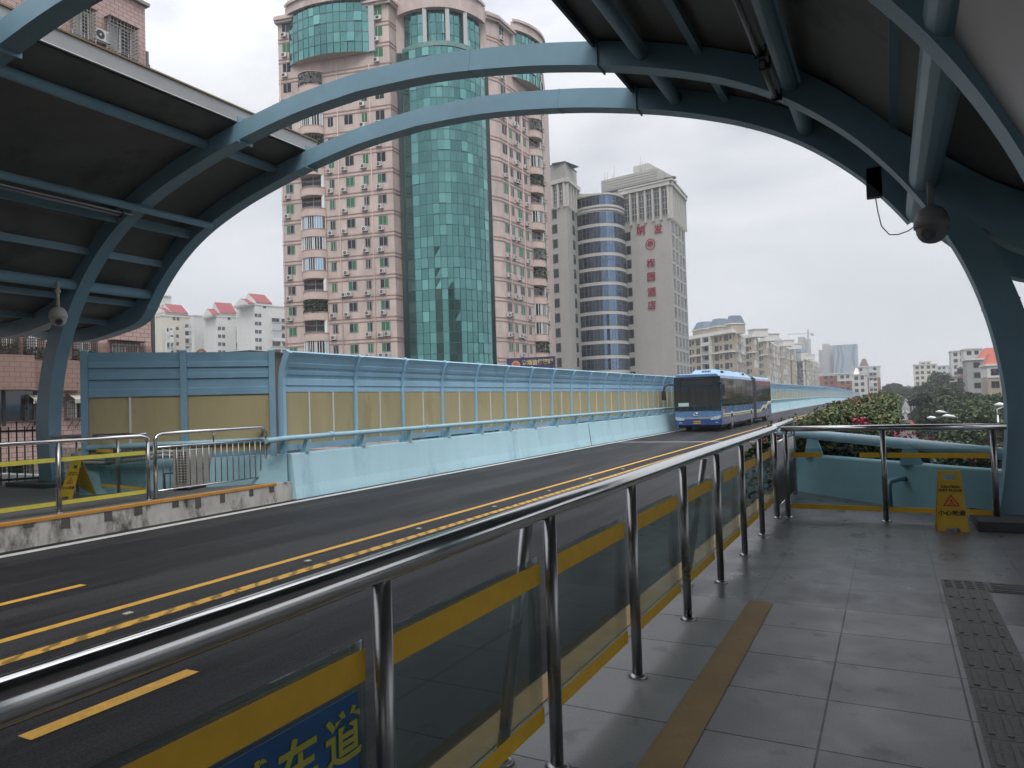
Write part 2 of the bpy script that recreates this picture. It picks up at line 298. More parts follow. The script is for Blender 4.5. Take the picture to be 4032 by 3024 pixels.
# near platform
b = MB()
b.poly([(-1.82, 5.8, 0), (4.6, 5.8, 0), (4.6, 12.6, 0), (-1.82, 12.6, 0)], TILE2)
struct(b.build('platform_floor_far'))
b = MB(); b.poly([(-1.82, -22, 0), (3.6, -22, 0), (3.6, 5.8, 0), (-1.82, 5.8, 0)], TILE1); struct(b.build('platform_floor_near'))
b = MB(); b.box(-1.82, 3.6, -22, 12.6, -1.2, -.004, CONC); struct(b.build('platform_base'))
TANP = mat('tan_paint', (.34, .22, .10), .7, var=.15, vs=4, stain=(.10, .085, .06), ss=3.4, sthr=.6)
b = MB(); b.box(-1.83, -1.67, -22, 12.0, -.05, .006, mat('edge_yellow', (.42, .27, .12), .6, var=.2, vs=5)); struct(b.build('platform_edging'))
b = MB(); b.poly([(-1.02, -12, .004), (-.84, -12, .004), (-.84, 5.78, .004), (-1.02, 5.78, .004)], TANP); struct(b.build('painted_strip'))
# tactile paving with raised bars
TACT = mat('tactile_stone', (.12, .125, .118), .6, var=.2, vs=6, bump=.3, bs=60)
b = MB(); t0 = .31
for i in range(38):
    y0 = 6.98 - i * .31
    b.box(t0, t0 + .305, y0 - .305, y0, 0, .006, TACT)
    for k in range(4):
        if i == 0:
            for q in range(5): b.box(t0 + .02 + k * .073, t0 + .07 + k * .073, y0 - .05 - q * .055, y0 - .02 - q * .055, .006, .012, TACT)
        else: b.box(t0 + .025 + k * .073, t0 + .05 + k * .073, y0 - .27, y0 - .03, .006, .012, TACT)
for i in range(8):
    x0 = t0 + .31 + i * .31; b.box(x0, x0 + .305, 6.675, 6.98, 0, .006, TACT)
    for k in range(4): b.box(x0 + .03, x0 + .28, 6.70 + k * .073, 6.725 + k * .073, .006, .012, TACT)
struct(b.build('tactile_paving'))
# far platform with stained concrete kerb
b = MB(); b.box(-23, -11.79, -14, 12.0, -1.2, 0, STAINC); struct(b.build('opposite_platform'))
b = MB(); b.poly([(-22.9, -14, .004), (-11.95, -14, .004), (-11.95, 11.6, .004), (-22.9, 11.6, .004)], mat('opposite_floor_paving', (.13, .13, .13), .55, var=.2, vs=2)); struct(b.build('opposite_platform_floor'))
b = MB(); b.box(-11.92, -11.775, -14, 11.55, -.035, .012, mat('orange_edge', (.55, .26, .045), .6, var=.12, vs=6)); struct(b.build('opposite_platform_edging'))
b = MB(); R.seed(3)
for i in range(28):
    y = 11.4 - i * .62 + R.uniform(-.1, .1); h = R.uniform(.05, .2)
    b.box(-11.787, -11.781, y, y + R.uniform(.1, .16), -.04 - h, -.045, mat('kerb_slot_dark', (.09, .085, .08), .9, var=.2))  # thin dark plates on the kerb face mark the notches
struct(b.build('kerb_slots'))

# ------------------------------------------------------------ parapets and pipe rails
def parapet(name, path, face, label, h0=ZR, top=.6, rail=True, group=None, n0=None):
    """path: plan polyline of the road-side foot; face: unit plan vector list pointing to the road"""
    root = thing(name, label, 'parapet', (path[0][0], path[0][1], 0), group)
    prof = [(0, h0), (-.05, h0 + .28), (-.13, top - .02), (-.15, top), (-.42, top), (-.44, h0)]
    b = MB()
    for i in range(len(path) - 1):
        (ax, ay), (bx, by) = path[i], path[i + 1]; fa, fb = face[i], face[i + 1]
        dza = zroad(ay) - ZR; dzb = zroad(by) - ZR
        A = [(ax + fa[0] * p, ay + fa[1] * p, z + dza) for p, z in prof]; Bq = [(bx + fb[0] * p, by + fb[1] * p, z + dzb) for p, z in prof]
        b.strip(A, Bq, PARAPET)
        if i == 0: b.poly(A, PARAPET)
    b.poly(Bq, PARAPET); b.build('concrete_wall', root)
    return root
RAILM = mat('rail_blue_paint', (.33, .53, .62), .4, var=.1, vs=2)
ypath = [12.02] + [y for y in ys if y > 13]
rootL = parapet('road_parapet', [(-11.66 + xoff(y), y) for y in ypath], [(1, 0)] * len(ypath), 'long pale blue concrete parapet with a pipe rail along the far side of the road', top=.6)
b = MB()
for (u, z) in ((29.8, 0), (53, 0), (77, 0), (101, 0)):
    b.hexa([(-11.80, u, ZR), (-11.655, u, ZR), (-11.655, u + .05, ZR), (-11.80, u + .05, ZR), (-11.93, u, .57), (-11.785, u, .57), (-11.785, u + .05, .57), (-11.93, u + .05, .57)], mat('joint_dark', (.12, .16, .18), .9))
b.build('expansion_joint', rootL)
def brackets(root, pts, zt, m_, out=.0):
    for (x, y) in pts:
        b = MB(); dz = zroad(y) - ZR; b.hexa([(x - .09, y - .05, .6 + dz), (x + .10, y - .05, .6 + dz), (x + .10, y + .05, .6 + dz), (x - .09, y + .05, .6 + dz), (x + .02, y - .03, zt + dz), (x + .14, y - .03, zt + dz), (x + .14, y + .03, zt + dz), (x + .02, y + .03, zt + dz)], m_)
        b.build('bracket', root)
b = MB(); b.tube([(-11.80, 11.3, .93), (-11.76, 12.0, .95)] + [(-11.76 + xoff(y), y, .97 + zroad(y) - ZR) for y in ypath[1:]], .062, RAILM, 14); b.build('pipe_rail', rootL)
b = MB()
for i in range(32): b.tube([(-11.76, 13.2 + i * 4, .965), (-11.76, 13.32 + i * 4, .965)], .074, RAILM, 12)
b.build('pipe_sleeve', rootL)
brackets(rootL, [(-11.86, 12.5 + 2 * i) for i in range(60)], .92, RAILM)

# ------------------------------------------------------------ sound barrier on the parapet
sb = thing('sound_barrier', 'long curved-top sound barrier of pale blue louvres over beige panels standing on the parapet', 'sound barrier', (-12, 12, .6))
def barrier_prof(off=0.): return [(-12.02 + off, .62), (-12.02 + off, 2.08), (-12.01 + off, 2.30), (-11.97 + off, 2.5), (-11.90 + off, 2.68), (-11.80 + off, 2.86)]
posts = [12.0, 14.45] + [14.45 + 2 * i for i in range(1, 74)] + [160.45 + 4 * i for i in range(1, 25)]
bp_ = [(-12.10, .6), (-12.10, 2.10), (-12.08, 2.32), (-12.03, 2.54), (-11.95, 2.74), (-11.85, 2.92)]; bq_ = [(-11.94, .6), (-11.94, 2.08), (-11.93, 2.28), (-11.89, 2.46), (-11.82, 2.64), (-11.72, 2.84)]
b = MB()
for i in range(5):
    (a0, z0), (a1, z1), (c0, y0), (c1, y1) = bp_[i], bp_[i + 1], bq_[i], bq_[i + 1]
    b.hexa([(a0, -.045, z0), (c0, -.045, y0), (c0, .045, y0), (a0, .045, z0), (a1, -.045, z1), (c1, -.045, y1), (c1, .045, y1), (a1, .045, z1)], BLUEPANEL)
pm = b.build('post'); bpy.data.objects.remove(pm); pm = bpy.data.meshes['post']
for i, y in enumerate(posts): inst(pm, 'post', sb, (xoff(y), y, zroad(y) - ZR))
def barrier_bay(L_, nm):
    b = MB(); xs = barrier_prof()
    louv = [(-12.0, 2.06), (-12.0, 2.12), (-11.975, 2.13), (-11.975, 2.27), (-12.0, 2.28), (-11.98, 2.36), (-11.955, 2.37), (-11.935, 2.45), (-11.96, 2.46), (-11.94, 2.52), (-11.915, 2.53), (-11.88, 2.62), (-11.905, 2.63), (-11.85, 2.76), (-11.79, 2.86), (-11.83, 2.89)]
    A = [(x, .05, z) for x, z in louv]; Bq = [(x, L_ - .05, z) for x, z in louv]; b.strip(A, Bq, BLUEPANEL)
    A2 = [(x - .06, y, z + .01) for x, y, z in A]; B2 = [(x - .06, y, z + .01) for x, y, z in Bq]; b.strip(A2, B2, BLUEPANEL)
    b.box(-12.03, -11.985, .05, L_ - .05, 1.98, 2.06, BLUEPANEL); b.box(-12.03, -11.985, .05, L_ - .05, .66, .80, BLUEPANEL)
    lo = b.build('louvre_panel'); me = lo.data; bpy.data.objects.remove(lo)
    g = MB(); g.box(-12.02, -11.995, .05, L_ - .05, .80, 1.98, BEIGE)
    for k in range(1, nm + 1): yk = L_ * k / (nm + 1); g.box(-11.995, -11.97, yk - .016, yk + .016, .8, 1.98, WHITEBAR)
    go = g.build('beige_panel'); mg = go.data; bpy.data.objects.remove(go); return me, mg
bayA = barrier_bay(2.45, 2); bayB = barrier_bay(2, 1); bayC = barrier_bay(4, 3)
for i, y in enumerate(posts[:-1]):
    a, c = (bayA if i == 0 else bayB if posts[i + 1] - y < 3 else bayC); dz = zroad(y) - ZR
    inst(a, 'louvre_panel', sb, (xoff(y), y, dz)); inst(c, 'beige_panel', sb, (xoff(y), y, dz))
# diagonal end screens behind the opposite platform
sc2 = thing('sound_screen', 'blue and beige end screen of two wide bays behind the opposite platform', 'sound barrier', (-13.2, 10.5, .6))
fr = Fr((-14.55, 9.02), (-12.10, 11.75))
PBLUE = mat('screen_blue', (.19, .34, .45), .5, var=.1, vs=1.5)
for u, wd in ((.08, .13), (1.92, .13), (3.70, .13)):
    b = MB(); b.fbox(fr, u - wd / 2, u + wd / 2, -.06, .06, -.0, 2.89, PBLUE); b.fbox(fr, u - wd / 2 - .01, u + wd / 2 + .01, -.07, .07, 2.89, 2.915, PARAPET); b.build('post', sc2)
for u0, u1, muls in ((.15, 1.85, (.75,)), (1.99, 3.63, ())):
    b = MB(); zz = [2.02, 2.10, 2.11, 2.30, 2.31, 2.42, 2.43, 2.54, 2.55, 2.66, 2.67, 2.86]; ww = [.03, .03, 0, 0, .03, .03, 0, .0, .03, .03, 0, .02]
    b.strip([fr.pt(u0, a, z) for a, z in zip(ww, zz)], [fr.pt(u1, a, z) for a, z in zip(ww, zz)], PBLUE)
    b.fbox(fr, u0, u1, -.05, -.03, 2.0, 2.87, PBLUE); b.fbox(fr, u0, u1, -.04, .03, 1.95, 2.02, PBLUE); b.fbox(fr, u0, u1, -.04, .03, .62, .72, PBLUE); b.build('louvre_panel', sc2)
    b = MB(); b.fbox(fr, u0, u1, -.02, 0, .72, 1.95, BEIGE)
    for k in muls: b.fbox(fr, u0 + k - .02, u0 + k + .02, 0, .02, .72, 1.95, WHITEBAR)
    b.build('beige_panel', sc2)
# its low wall
TEAL = mat('teal_wall_paint', (.23, .40, .46), .6, var=.12, vs=1.5, stain=(.14, .26, .3), ss=1.6, sthr=.6)
lw = thing('low_wall', 'low blue concrete wall with a pipe rail behind the opposite platform railing', 'wall', (-13.4, 10.2, 0))
b = MB(); f2 = Fr((-14.6, 9.06), (-11.95, 12.02)); prof = [(.30, 0), (.22, .25), (.12, .60), (-.2, .60), (-.2, 0)]
b.strip([f2.pt(0, a, z) for a, z in prof], [f2.pt(f2.L, a, z) for a, z in prof], TEAL); b.poly([f2.pt(0, a, z) for a, z in prof], TEAL); b.poly([f2.pt(f2.L, a, z) for a, z in prof], TEAL); b.build('concrete_wall', lw)
b = MB(); b.tube([f2.pt(.1, .1, .93), f2.pt(f2.L, .1, .93)], .06, RAILM, 12); b.build('pipe_rail', lw)
# right-hand low wall, beyond the end railing
rw = thing('low_wall', 'low blue concrete wall with a fat pipe rail in front of the bougainvillea on the near side', 'wall', (0, 11.3, 0))
pp = [(-1.8, 12.9), (-1.29, 12.49), (-.29, 11.5), (.10, 11.15), (.445, 10.76), (1.4, 9.95)]
def off(pp, d):
    out = []
    for i, p in enumerate(pp):
        a = Vector(pp[max(i - 1, 0)]); c = Vector(pp[min(i + 1, len(pp) - 1)]); t = (c - a).normalized(); out.append((p[0] - t.y * d, p[1] + t.x * d))
    return out
prof = [(0, 0), (.05, .2), (.12, .56), (.14, .58), (.36, .58), (.36, 0)]
rows = [[(*q, z) for q in off(pp, d)] for d, z in prof]; b = MB()
for a, c in zip(rows, rows[1:]): b.strip(a, c, TEAL)
b.build('concrete_wall', rw)
b = MB(); b.tube([(q[0], q[1], z) for q, z in zip(off(pp, .2), (.93, .91, .86, .84, .82, .75))], .075, RAILM, 14); b.build('pipe_rail', rw)
for (x, y) in ((-1.12, 12.58), (.22, 11.27)):
    b = MB(); b.hexa([(x - .14, y - .1, .57), (x + .14, y - .1, .57), (x + .14, y + .1, .57), (x - .14, y + .1, .57), (x - .09, y - .05, .84), (x + .06, y - .05, .84), (x + .06, y + .05, .84), (x - .09, y + .05, .84)], RAILM); b.build('bracket', rw)
b = MB(); b.tube([(-.06, 11.0, .02), (-.06, 11.0, .3), (-.04, 11.02, .36), (.05, 11.08, .38), (.15, 11.25, .38)], .035, TEAL, 10); b.build('drain_pipe', rw)

# ------------------------------------------------------------ station canopy
CX = -8.085
inner = [(9.12, 0), (9.22, .6), (9.27, 1.3), (9.22, 1.9), (9.10, 2.5), (8.9, 3.1), (8.6, 3.7), (8.2, 4.3), (7.7, 4.87), (7.0, 5.45), (6.2, 5.90), (5.2, 6.28), (4.2, 6.56), (3.0, 6.82), (1.5, 7.04), (0, 7.12)]
def thick(z): return .50 - .17 * min(1, max(0, (z - 1.5) / 5.4))
def smooth(pts, k=4):
    P_ = [Vector(p) for p in pts]; out = []
    for i in range(len(P_) - 1):
        a, b_, c, d = P_[max(i - 1, 0)], P_[i], P_[i + 1], P_[min(i + 2, len(P_) - 1)]
        for j in range(k):
            t = j / k; out.append(.5 * (2 * b_ + (c - a) * t + (2 * a - 5 * b_ + 4 * c - d) * t * t + (3 * b_ - a - 3 * c + d) * t ** 3))
    return out + [P_[-1]]
inner = [tuple(p) for p in smooth(inner)]
half_in = [Vector(p) for p in inner]; half_out = []
for i, p in enumerate(half_in):
    a = half_in[max(i - 1, 0)]; c = half_in[min(i + 1, len(inner) - 1)]; t = (c - a).normalized(); n = Vector((t.y, -t.x)); half_out.append(p + n * thick(p.y))
half_out[-1] = Vector((0, half_in[-1].y + .33)); half_out[0] = Vector((9.6, 0))
def full(h, sgn_lo): return [(CX - p.x, p.y) for p in h] + [(CX + p.x, p.y) for p in reversed(h[:-1])]
half_outR = [i + (o - i) * (1 - .25 * min(1, max(0, (5.6 - i.y) / 1.8))) for i, o in zip(half_in, half_out)]
Ain = full(half_in, 1); Aout = [(CX - p.x, p.y) for p in half_out] + [(CX + p.x, p.y) for p in reversed(half_outR[:-1])]
wingL_in = [(8.25, 4.22), (8.5, 3.98), (8.9, 3.82), (9.5, 3.72), (10.1, 3.63), (10.7, 3.58), (11.3, 3.58), (12.2, 3.66), (13.2, 3.86)]
wingL_out = [(7.6, 5.35), (8.3, 4.70), (8.9, 4.32), (9.5, 4.12), (10.1, 3.99), (10.7, 3.92), (11.3, 3.92), (12.2, 3.98), (13.2, 4.14)]
wingR_in = [(8.75, 3.80), (9.2, 3.36), (9.55, 3.10), (10.2, 2.9), (11.2, 2.78), (12.5, 2.8)]
wingR_out = [(8.0, 5.0), (8.8, 4.32), (9.4, 3.86), (10.2, 3.5), (11.2, 3.3), (12.5, 3.28)]
wingL_in, wingL_out, wingR_in, wingR_out = [[tuple(p) for p in smooth(q, 3)] for q in (wingL_in, wingL_out, wingR_in, wingR_out)]
RIB = BLUE
canopy = thing('station_canopy', 'pale blue steel arched canopy spanning the busway with curved roof panels on both sides', 'canopy', (CX, 10, 0))
def rib(y0_, y1_, legs=True, name='arch_rib'):
    b = MB()
    def band(I, O, e=0.):
        y0, y1 = y0_ - e, y1_ + e; fI = [(x, y0, z) for x, z in I]; fO = [(x, y0, z) for x, z in O]; bI = [(x, y1, z) for x, z in I]; bO = [(x, y1, z) for x, z in O]
        b.strip(fI, fO, RIB); b.strip(bI, bO, RIB); b.strip(fI, bI, RIB, True); b.strip(fO, bO, RIB, True)
        b.poly([fI[0], fO[0], bO[0], bI[0]], RIB); b.poly([fI[-1], fO[-1], bO[-1], bI[-1]], RIB)
    s = 0 if legs else 28; e = len(Ain) - (0 if legs else 26)
    band(Ain[s:e], Aout[s:e])
    band([(CX - u, z) for u, z in wingL_in], [(CX - u, z) for u, z in wingL_out], .004); band([(CX + u, z) for u, z in wingR_in], [(CX + u, z) for u, z in wingR_out], .004); y0, y1 = y0_, y1_
    o = b.build(name, canopy)
    if y0_ > 5:
        for i in ((14, 30, 47, 66, 84, 104) if legs else (36, 53, 68, 80)):
            a, c, n_ = Vector(Ain[i]), Vector(Aout[i]), Vector(Ain[i + 1]) - Vector(Ain[i]); n_ = n_.normalized() * .010; q = (c - a).normalized() * .007; w = MB()
            cs = [a - q - n_, a - q + n_, c + q + n_, c + q - n_]; w.hexa([(p.x, y0_ - .006, p.y) for p in cs] + [(p.x, y1_ + .006, p.y) for p in cs], RIB); w.build('weld_seam', o)
    d = MB()
    for (x, z) in ((-10.98, 7.03), (-3.62, 6.72)):       # splice flanges
        sgn = .14 if x > CX else -.10
        d.hexa([(x - .012, y0 - .03, z - .25), (x + .012, y0 - .03, z - .25), (x + .012, y1 + .03, z - .25), (x - .012, y1 + .03, z - .25), (x - .012, y0 - .03, z + .25), (x + .012, y0 - .03, z + .25), (x + .012, y1 + .03, z + .25), (x - .012, y1 + .03, z + .25)], RIB)
    f = d.build('splice_plate', canopy)
RIBY = [(11.85, 12.15), (10.0, 10.3), (5.7, 6.0), (1.4, 1.7), (-2.9, -2.6), (-7.2, -6.9), (-11.5, -11.2), (-15.8, -15.5), (-20.1, -19.8)]
rib(*RIBY[0], legs=False)
for q in RIBY[1:]: rib(*q)
# roof skins
def interp_out(u0, u1, n, side):
    pts = [(p.x, p.y) for p in half_out]; pts = sorted(pts)
    out = []
    for i in range(n + 1):
        u = u0 + (u1 - u0) * i / n
        for (a, za), (c, zc) in zip(pts, pts[1:]):
            if a <= u <= c: out.append((u, za + (zc - za) * (u - a) / (c - a))); break
    return out
Lprof = interp_out(3.02, 7.2, 14, -1) + wingL_out[1:]; Rprof = interp_out(4.42, 7.6, 12, 1) + wingR_out[1:]
def skin(prof, sgn, name):
    A = [(CX + sgn * u, z + .03) for u, z in prof]; T = [(x, z + .05) for x, z in A]; b = MB()
    for pr_ in (A, T): b.strip([(x, -40, z) for x, z in pr_], [(x, 12.3, z) for x, z in pr_], ROOF, True)
    b.strip([(x, 12.3, z) for x, z in A], [(x, 12.3, z) for x, z in T], GREYMET)
    b.build(name, canopy)
skin(Lprof, -1, 'roof_panel'); skin(Rprof, 1, 'roof_panel')
b = MB(); x0 = CX - 3.02
for (ya, yb) in ((-40, 12.3),):
    b.box(x0 - .02, x0 + .02, ya, yb, 7.24, 7.50, GREYMET); b.box(x0 - .3, x0 + .05, ya, yb, 7.50, 7.53, mat('edge_brown', (.2, .14, .07), .7)); b.box(x0 - .02, x0 + .035, ya, yb, 7.225, 7.24, WHITE)
b.build('edge_gutter', canopy)
b = MB(); x1 = CX + 4.42; b.box(x1 - .03, x1 + .02, -40, 12.3, 6.78, 6.98, mat('gutter_dark', (.08, .09, .1), .6)); b.build('edge_gutter', canopy)
def purlin(x, z, r, kind, y0=-21, y1=11.9):
    b = MB()
    if kind == 't': b.tube([(x, y0, z), (x, y1, z)], r, RIB, 14)
    else: b.box(x - r * .5, x + r * .5, y0, y1, z - r, z + r, RIB)
    b.build('purlin', canopy)
for a in [(-11.93, 6.93, .10, 't'), (-14.05, 5.97, .08, 't'), (-16.27, 4.55, .12, 't'), (-12.75, 6.98, .12, 'b'), (-14.75, 5.85, .10, 'b'), (-15.75, 5.25, .08, 'b'), (-16.75, 4.35, .07, 'b'), (-17.9, 3.98, .06, 'b'), (-19.5, 3.86, .06, 'b'),
          (-2.95, 6.50, .10, 't'), (-2.15, 6.38, .10, 'b'), (-.98, 5.62, .12, 't'), (.17, 4.88, .10, 'b'), (.47, 4.12, .17, 't'), (1.6, 3.65, .1, 'b'), (3, 3.25, .1, 'b')]: purlin(*a)
# ceiling soffit of brushed sheet over the near platform
SOFF = mat('soffit_metal', (.26, .24, .235), .33, metal=.55, var=.15, vs=1.4, stain=(.11, .10, .10), ss=1.1, sthr=.6, bump=.12, bs=3)
b = MB(); pr_ = [(CX + u, z) for u, z in ((8.56, 3.94), (8.68, 3.68), (8.80, 3.43), (8.96, 3.08), (9.14, 2.5), (9.2, 2.2))]
b.strip([(x, -40, z) for x, z in pr_], [(x, 5.68, z) for x, z in pr_], SOFF, True); b.strip([(x, -40, z - .01) for x, z in pr_], [(x, 5.68, z - .01) for x, z in pr_], SOFF, True)
b.build('side_cladding', canopy)
# tube lights clipped to the purlins
LM = mat('tube_grey', (.23, .23, .24), .4, metal=.4)
for nm, x, z, segs, lab in (('tube_light', -1.17, 5.42, ((-3, 1.2), (2.2, 6.3), (6.6, 8.6), (8.8, 9.95)), 'row of slim unlit tube lights under the near side roof panel'), ('tube_light', -14.2, 5.78, ((-3, 1.5), (2, 6), (6.2, 9.8)), 'row of slim unlit tube lights under the opposite roof panel')):
    t = thing(nm, lab, 'light', (x, 5, z)); b = MB()
    for (a, c) in segs: b.tube([(x, a, z), (x, c, z)], .032, LM, 10)
    b.build('tube', t); b = MB(); b.box(x + .05, x + .08, -3, 9.95, z + .02, z + .05, LM)
    for (a, c) in segs: b.box(x - .04, x + .09, a + .05, a + .09, z - .05, z + .09, DARK); b.box(x - .04, x + .09, c - .09, c - .05, z - .05, z + .09, DARK)
    b.build('conduit', t)
# dome cameras
def dome(x, y, z, rot, label, m_):
    t = thing('dome_camera', label, 'camera', (x, y, z), 'dome cameras under the canopy')
    b = MB(); b.tube([(x, y, z + .95), (x, y, z + .36)], .035, m_, 12); b.lathe([(.001, z + .76), (.06, z + .76), (.06, z + .7), (.03, z + .68)], x, y, m_, 14); b.build('stem', t)
    b = MB(); b.lathe([(.03, z + .38), (.07, z + .37), (.12, z + .34), (.165, z + .27), (.185, z + .19), (.185, z + .13), (.17, z + .125)], x, y, m_, 28); b.build('housing', t)
    b = MB(); b.lathe([(.165, z + .13), (.16, z + .07), (.14, z + .02), (.10, z - .025), (.05, z - .045), (.001, z - .05)], x, y, m_, 28)
    b.build('dome', t); dx, dy = math.cos(rot), math.sin(rot)
    b = MB(); c = Vector((x + dx * .12, y + dy * .12, z + .045)); b.tube([c, c + Vector((dx * .05, dy * .05, -.012))], .075, mat('lens_ring', (.12, .12, .125), .35), 20); b.tube([c + Vector((dx * .045, dy * .045, -.01)), c + Vector((dx * .06, dy * .06, -.012))], .04, mat('lens_black', (.01, .01, .012), .1), 20)
    b.build('lens', t)
dome(.50, 9.55, 3.29, rad(-105), 'grey dome camera hanging at the right column below the fat purlin', mat('cam_grey', (.22, .21, .22), .45))
dome(-16.15, 9.55, 4.38 - .76, rad(-25), 'cream dome camera hanging at the left column below the round purlin', mat('cam_cream', (.5, .47, .43), .45))
# box and loose cable under the far rib
t = thing('junction_box', 'small dark box hanging from the outer arch with a loose looping cable', 'box', (.12, 11.95, 4.3))
b = MB(); b.box(-.19, .03, 11.85, 12.0, 4.42, 4.86, mat('box_dark', (.07, .07, .08), .5)); b.build('box', t, bevel=.01)
b = MB(); cz = [(-.074, 4.43), (-.052, 4.214), (-.012, 3.984), (.085, 3.847), (.192, 3.833), (.323, 3.866), (.448, 3.948), (.483, 4.093), (.49, 4.35)]
b.tube([(x, 11.9, z) for x, z in cz], .009, mat('cable', (.25, .25, .28), .5), 6); b.build('cable', t)

# ------------------------------------------------------------ railings
def flange(b, x, y, r=.055, z=0): b.lathe([(.001, z + .022), (r * .62, z + .022), (r, z + .012), (r, z)], x, y, STEELD, 16)
nr = thing('platform_railing', 'stainless steel railing with glass panes and yellow tape along our platform edge', 'railing', (-1.33, 5, 0))
b = MB(); b.tube([(-1.33, -6, 1.09), (-1.33, 1, 1.10), (-1.335, 3, 1.112), (-1.325, 3.42, 1.115), (-1.335, 6, 1.125), (-1.33, 9.75, 1.135), (-1.33, 9.78, 1.135)], .043, STEEL, 24); b.build('handrail', nr)
b = MB(); b.tube([(-1.33, 3.405, 1.114), (-1.33, 3.425, 1.114)], .0445, DARK, 24); b.build('rail_joint', nr)
py_ = [-1.85, -.65, .55, 1.70, 2.87, 3.99, 5.15, 6.28, 7.43, 8.55, 9.78]
for y in py_:
    b = MB(); b.tube([(-1.33, y, 0), (-1.33, y, 1.08)], .029, STEELD, 16); flange(b, -1.33, y); b.box(-1.35, -1.31, y - .035, y + .035, .86, 1.0, STEELD) if False else None; b.build('post', nr)
for y in (2.78, 6.05):
    b = MB(); b.tube([(-1.37, y - .05, 1.07), (-1.57, y + .03, 0)], .027, STEELD, 14); flange(b, -1.57, y + .03); b.build('brace', nr)
for i, (a, c) in enumerate(zip(py_, py_[1:])):
    b = MB(); b.box(-1.375, -1.367, a + .04, c - .04, .20, .905, GLASS); g = b.build('glass_pane', nr)
    b = MB(); b.box(-1.366, -1.364, a + (.45 if i == 7 else .05), c - .04, .79, .88, YTAPE); b.build('tape_strip', g)
    b = MB(); b.box(-1.366, -1.364, a + .04, c - .04, .20, .27, YTAPE); b.build('tape_strip', g)
gp = thing('lane_sign', 'blue sticker sign with yellow characters on the nearest railing glass', 'sign', (-1.36, 1.2, .6))
b = MB(); b.box(-1.3655, -1.3625, -.4, 1.62, .47, .775, mat('sign_blue', (.015, .10, .27), .4, var=.25, vs=5)); b.build('sign_panel', gp)
YT = mat('sign_yellow', (.42, .42, .06), .5)
for ch, y in (('城', 1.22), ('车', 1.385), ('道', 1.555)):
    text(ch, .15, YT, facing((-1.361, y, .66), (0, 1, 0)), 'character', gp, ext=.002, bold=.003)
# end railing and the gate panel
er = thing('end_railing', 'stainless end railing with glass panes and yellow tape before the low wall', 'railing', (0, 9.85, 0))
b = MB(); b.tube([(-1.26, 9.86, 1.13), (1.15, 9.86, 1.13)], .036, STEEL, 20); b.build('handrail', er)
for x in (-1.21, -.1, 1.02):
    b = MB(); b.tube([(x, 9.86, 0), (x, 9.86, 1.1)], .031, STEELD, 16); flange(b, x, 9.86, .06); b.build('post', er)
for (a, c, tp) in ((-1.17, -.14, ((-1.15, -.78), (-.36, -.14))), (-.06, .98, ((-.06, .98),))):
    b = MB(); b.box(a, c, 9.862, 9.87, .12, .88, GLASS); g = b.build('glass_pane', er); b = MB()
    for (p, q) in tp: b.box(p, q, 9.858, 9.861, .77, .83, YTAPE); b.build('tape_strip', g); b = MB()
    b.box(a, c, 9.856, 9.861, .12, .18, YTAPE); b.build('tape_strip', g)
gt = thing('railing_gate', 'stainless gate panel with dark close mesh beyond the end railing', 'gate', (-1.36, 10.8, 0))
b = MB(); b.tube([(-1.36, 9.93, .02), (-1.36, 9.93, 1.08), (-1.36, 9.97, 1.14), (-1.36, 10.03, 1.15), (-1.36, 11.9, 1.17), (-1.36, 11.97, 1.14), (-1.36, 12, 1.06), (-1.36, 12, .02)], .036, STEEL, 14); b.tube([(-1.36, 9.93, .93), (-1.36, 12, .95)], .016, STEEL, 10); b.tube([(-1.36, 9.93, .1), (-1.36, 12, .1)], .016, STEEL, 10); b.build('gate_frame', gt)
b = MB()
for i in range(34): y = 9.98 + i * .06; b.tube([(-1.36, y, .1), (-1.36, y, .93)], .012, STEELD, 8)
b.build('bars', gt)
# opposite railing
orl = thing('platform_railing', 'stainless steel railing with glass panes and lemon tape along the opposite platform', 'railing', (-12.12, 5, 0))
b = MB(); b.tube([(-12.12, -6, 1.17), (-12.12, 8.6, 1.18), (-12.12, 8.72, 1.15), (-12.12, 8.76, 1.08)], .036, STEEL, 16); b.build('handrail', orl)
oy = [.4, 2.4, 4.0, 5.4, 7.1, 8.76] ; oy = [.75, 2.35, 3.95, 5.5, 7.14, 8.76]
for y in oy:
    b = MB(); b.tube([(-12.12, y, 0), (-12.12, y, 1.15)], .031, STEELD, 14); flange(b, -12.12, y, .06); b.build('post', orl)
for a, c in zip(oy, oy[1:]):
    b = MB(); b.box(-12.14, -12.132, a + .05, c - .05, .12, .92, GLASS); g = b.build('glass_pane', orl); b = MB(); b.box(-12.131, -12.129, a + .05, c - .05, .84, .91, YTAPE2); b.build('tape_strip', g); b = MB(); b.box(-12.131, -12.129, a + .05, c - .05, .13, .2, YTAPE2); b.build('tape_strip', g)
og = thing('railing_gate', 'stainless gate panel with slim upright bars in front of the air conditioner box', 'gate', (-12.15, 10.2, 0))
b = MB(); b.tube([(-12.16, 8.93, 0), (-12.16, 8.93, 1.08), (-12.16, 8.98, 1.17), (-12.16, 9.06, 1.2), (-12.16, 11.5, 1.22), (-12.16, 11.58, 1.19), (-12.16, 11.62, 1.1), (-12.16, 11.62, 0)], .036, STEEL, 14)
for z in (.14, .95): b.tube([(-12.16, 8.93, z), (-12.16, 11.62, z)], .016, STEEL, 10)
b.tube([(-12.16, 10.25, .95), (-12.16, 10.25, 1.2)], .014, STEELD, 8); b.build('gate_frame', og)
b = MB()
for i in range(17): y = 9.09 + i * .149; b.tube([(-12.16, y, .14), (-12.16, y, .95)], .010, STEELD, 8)
b.build('bars', og)
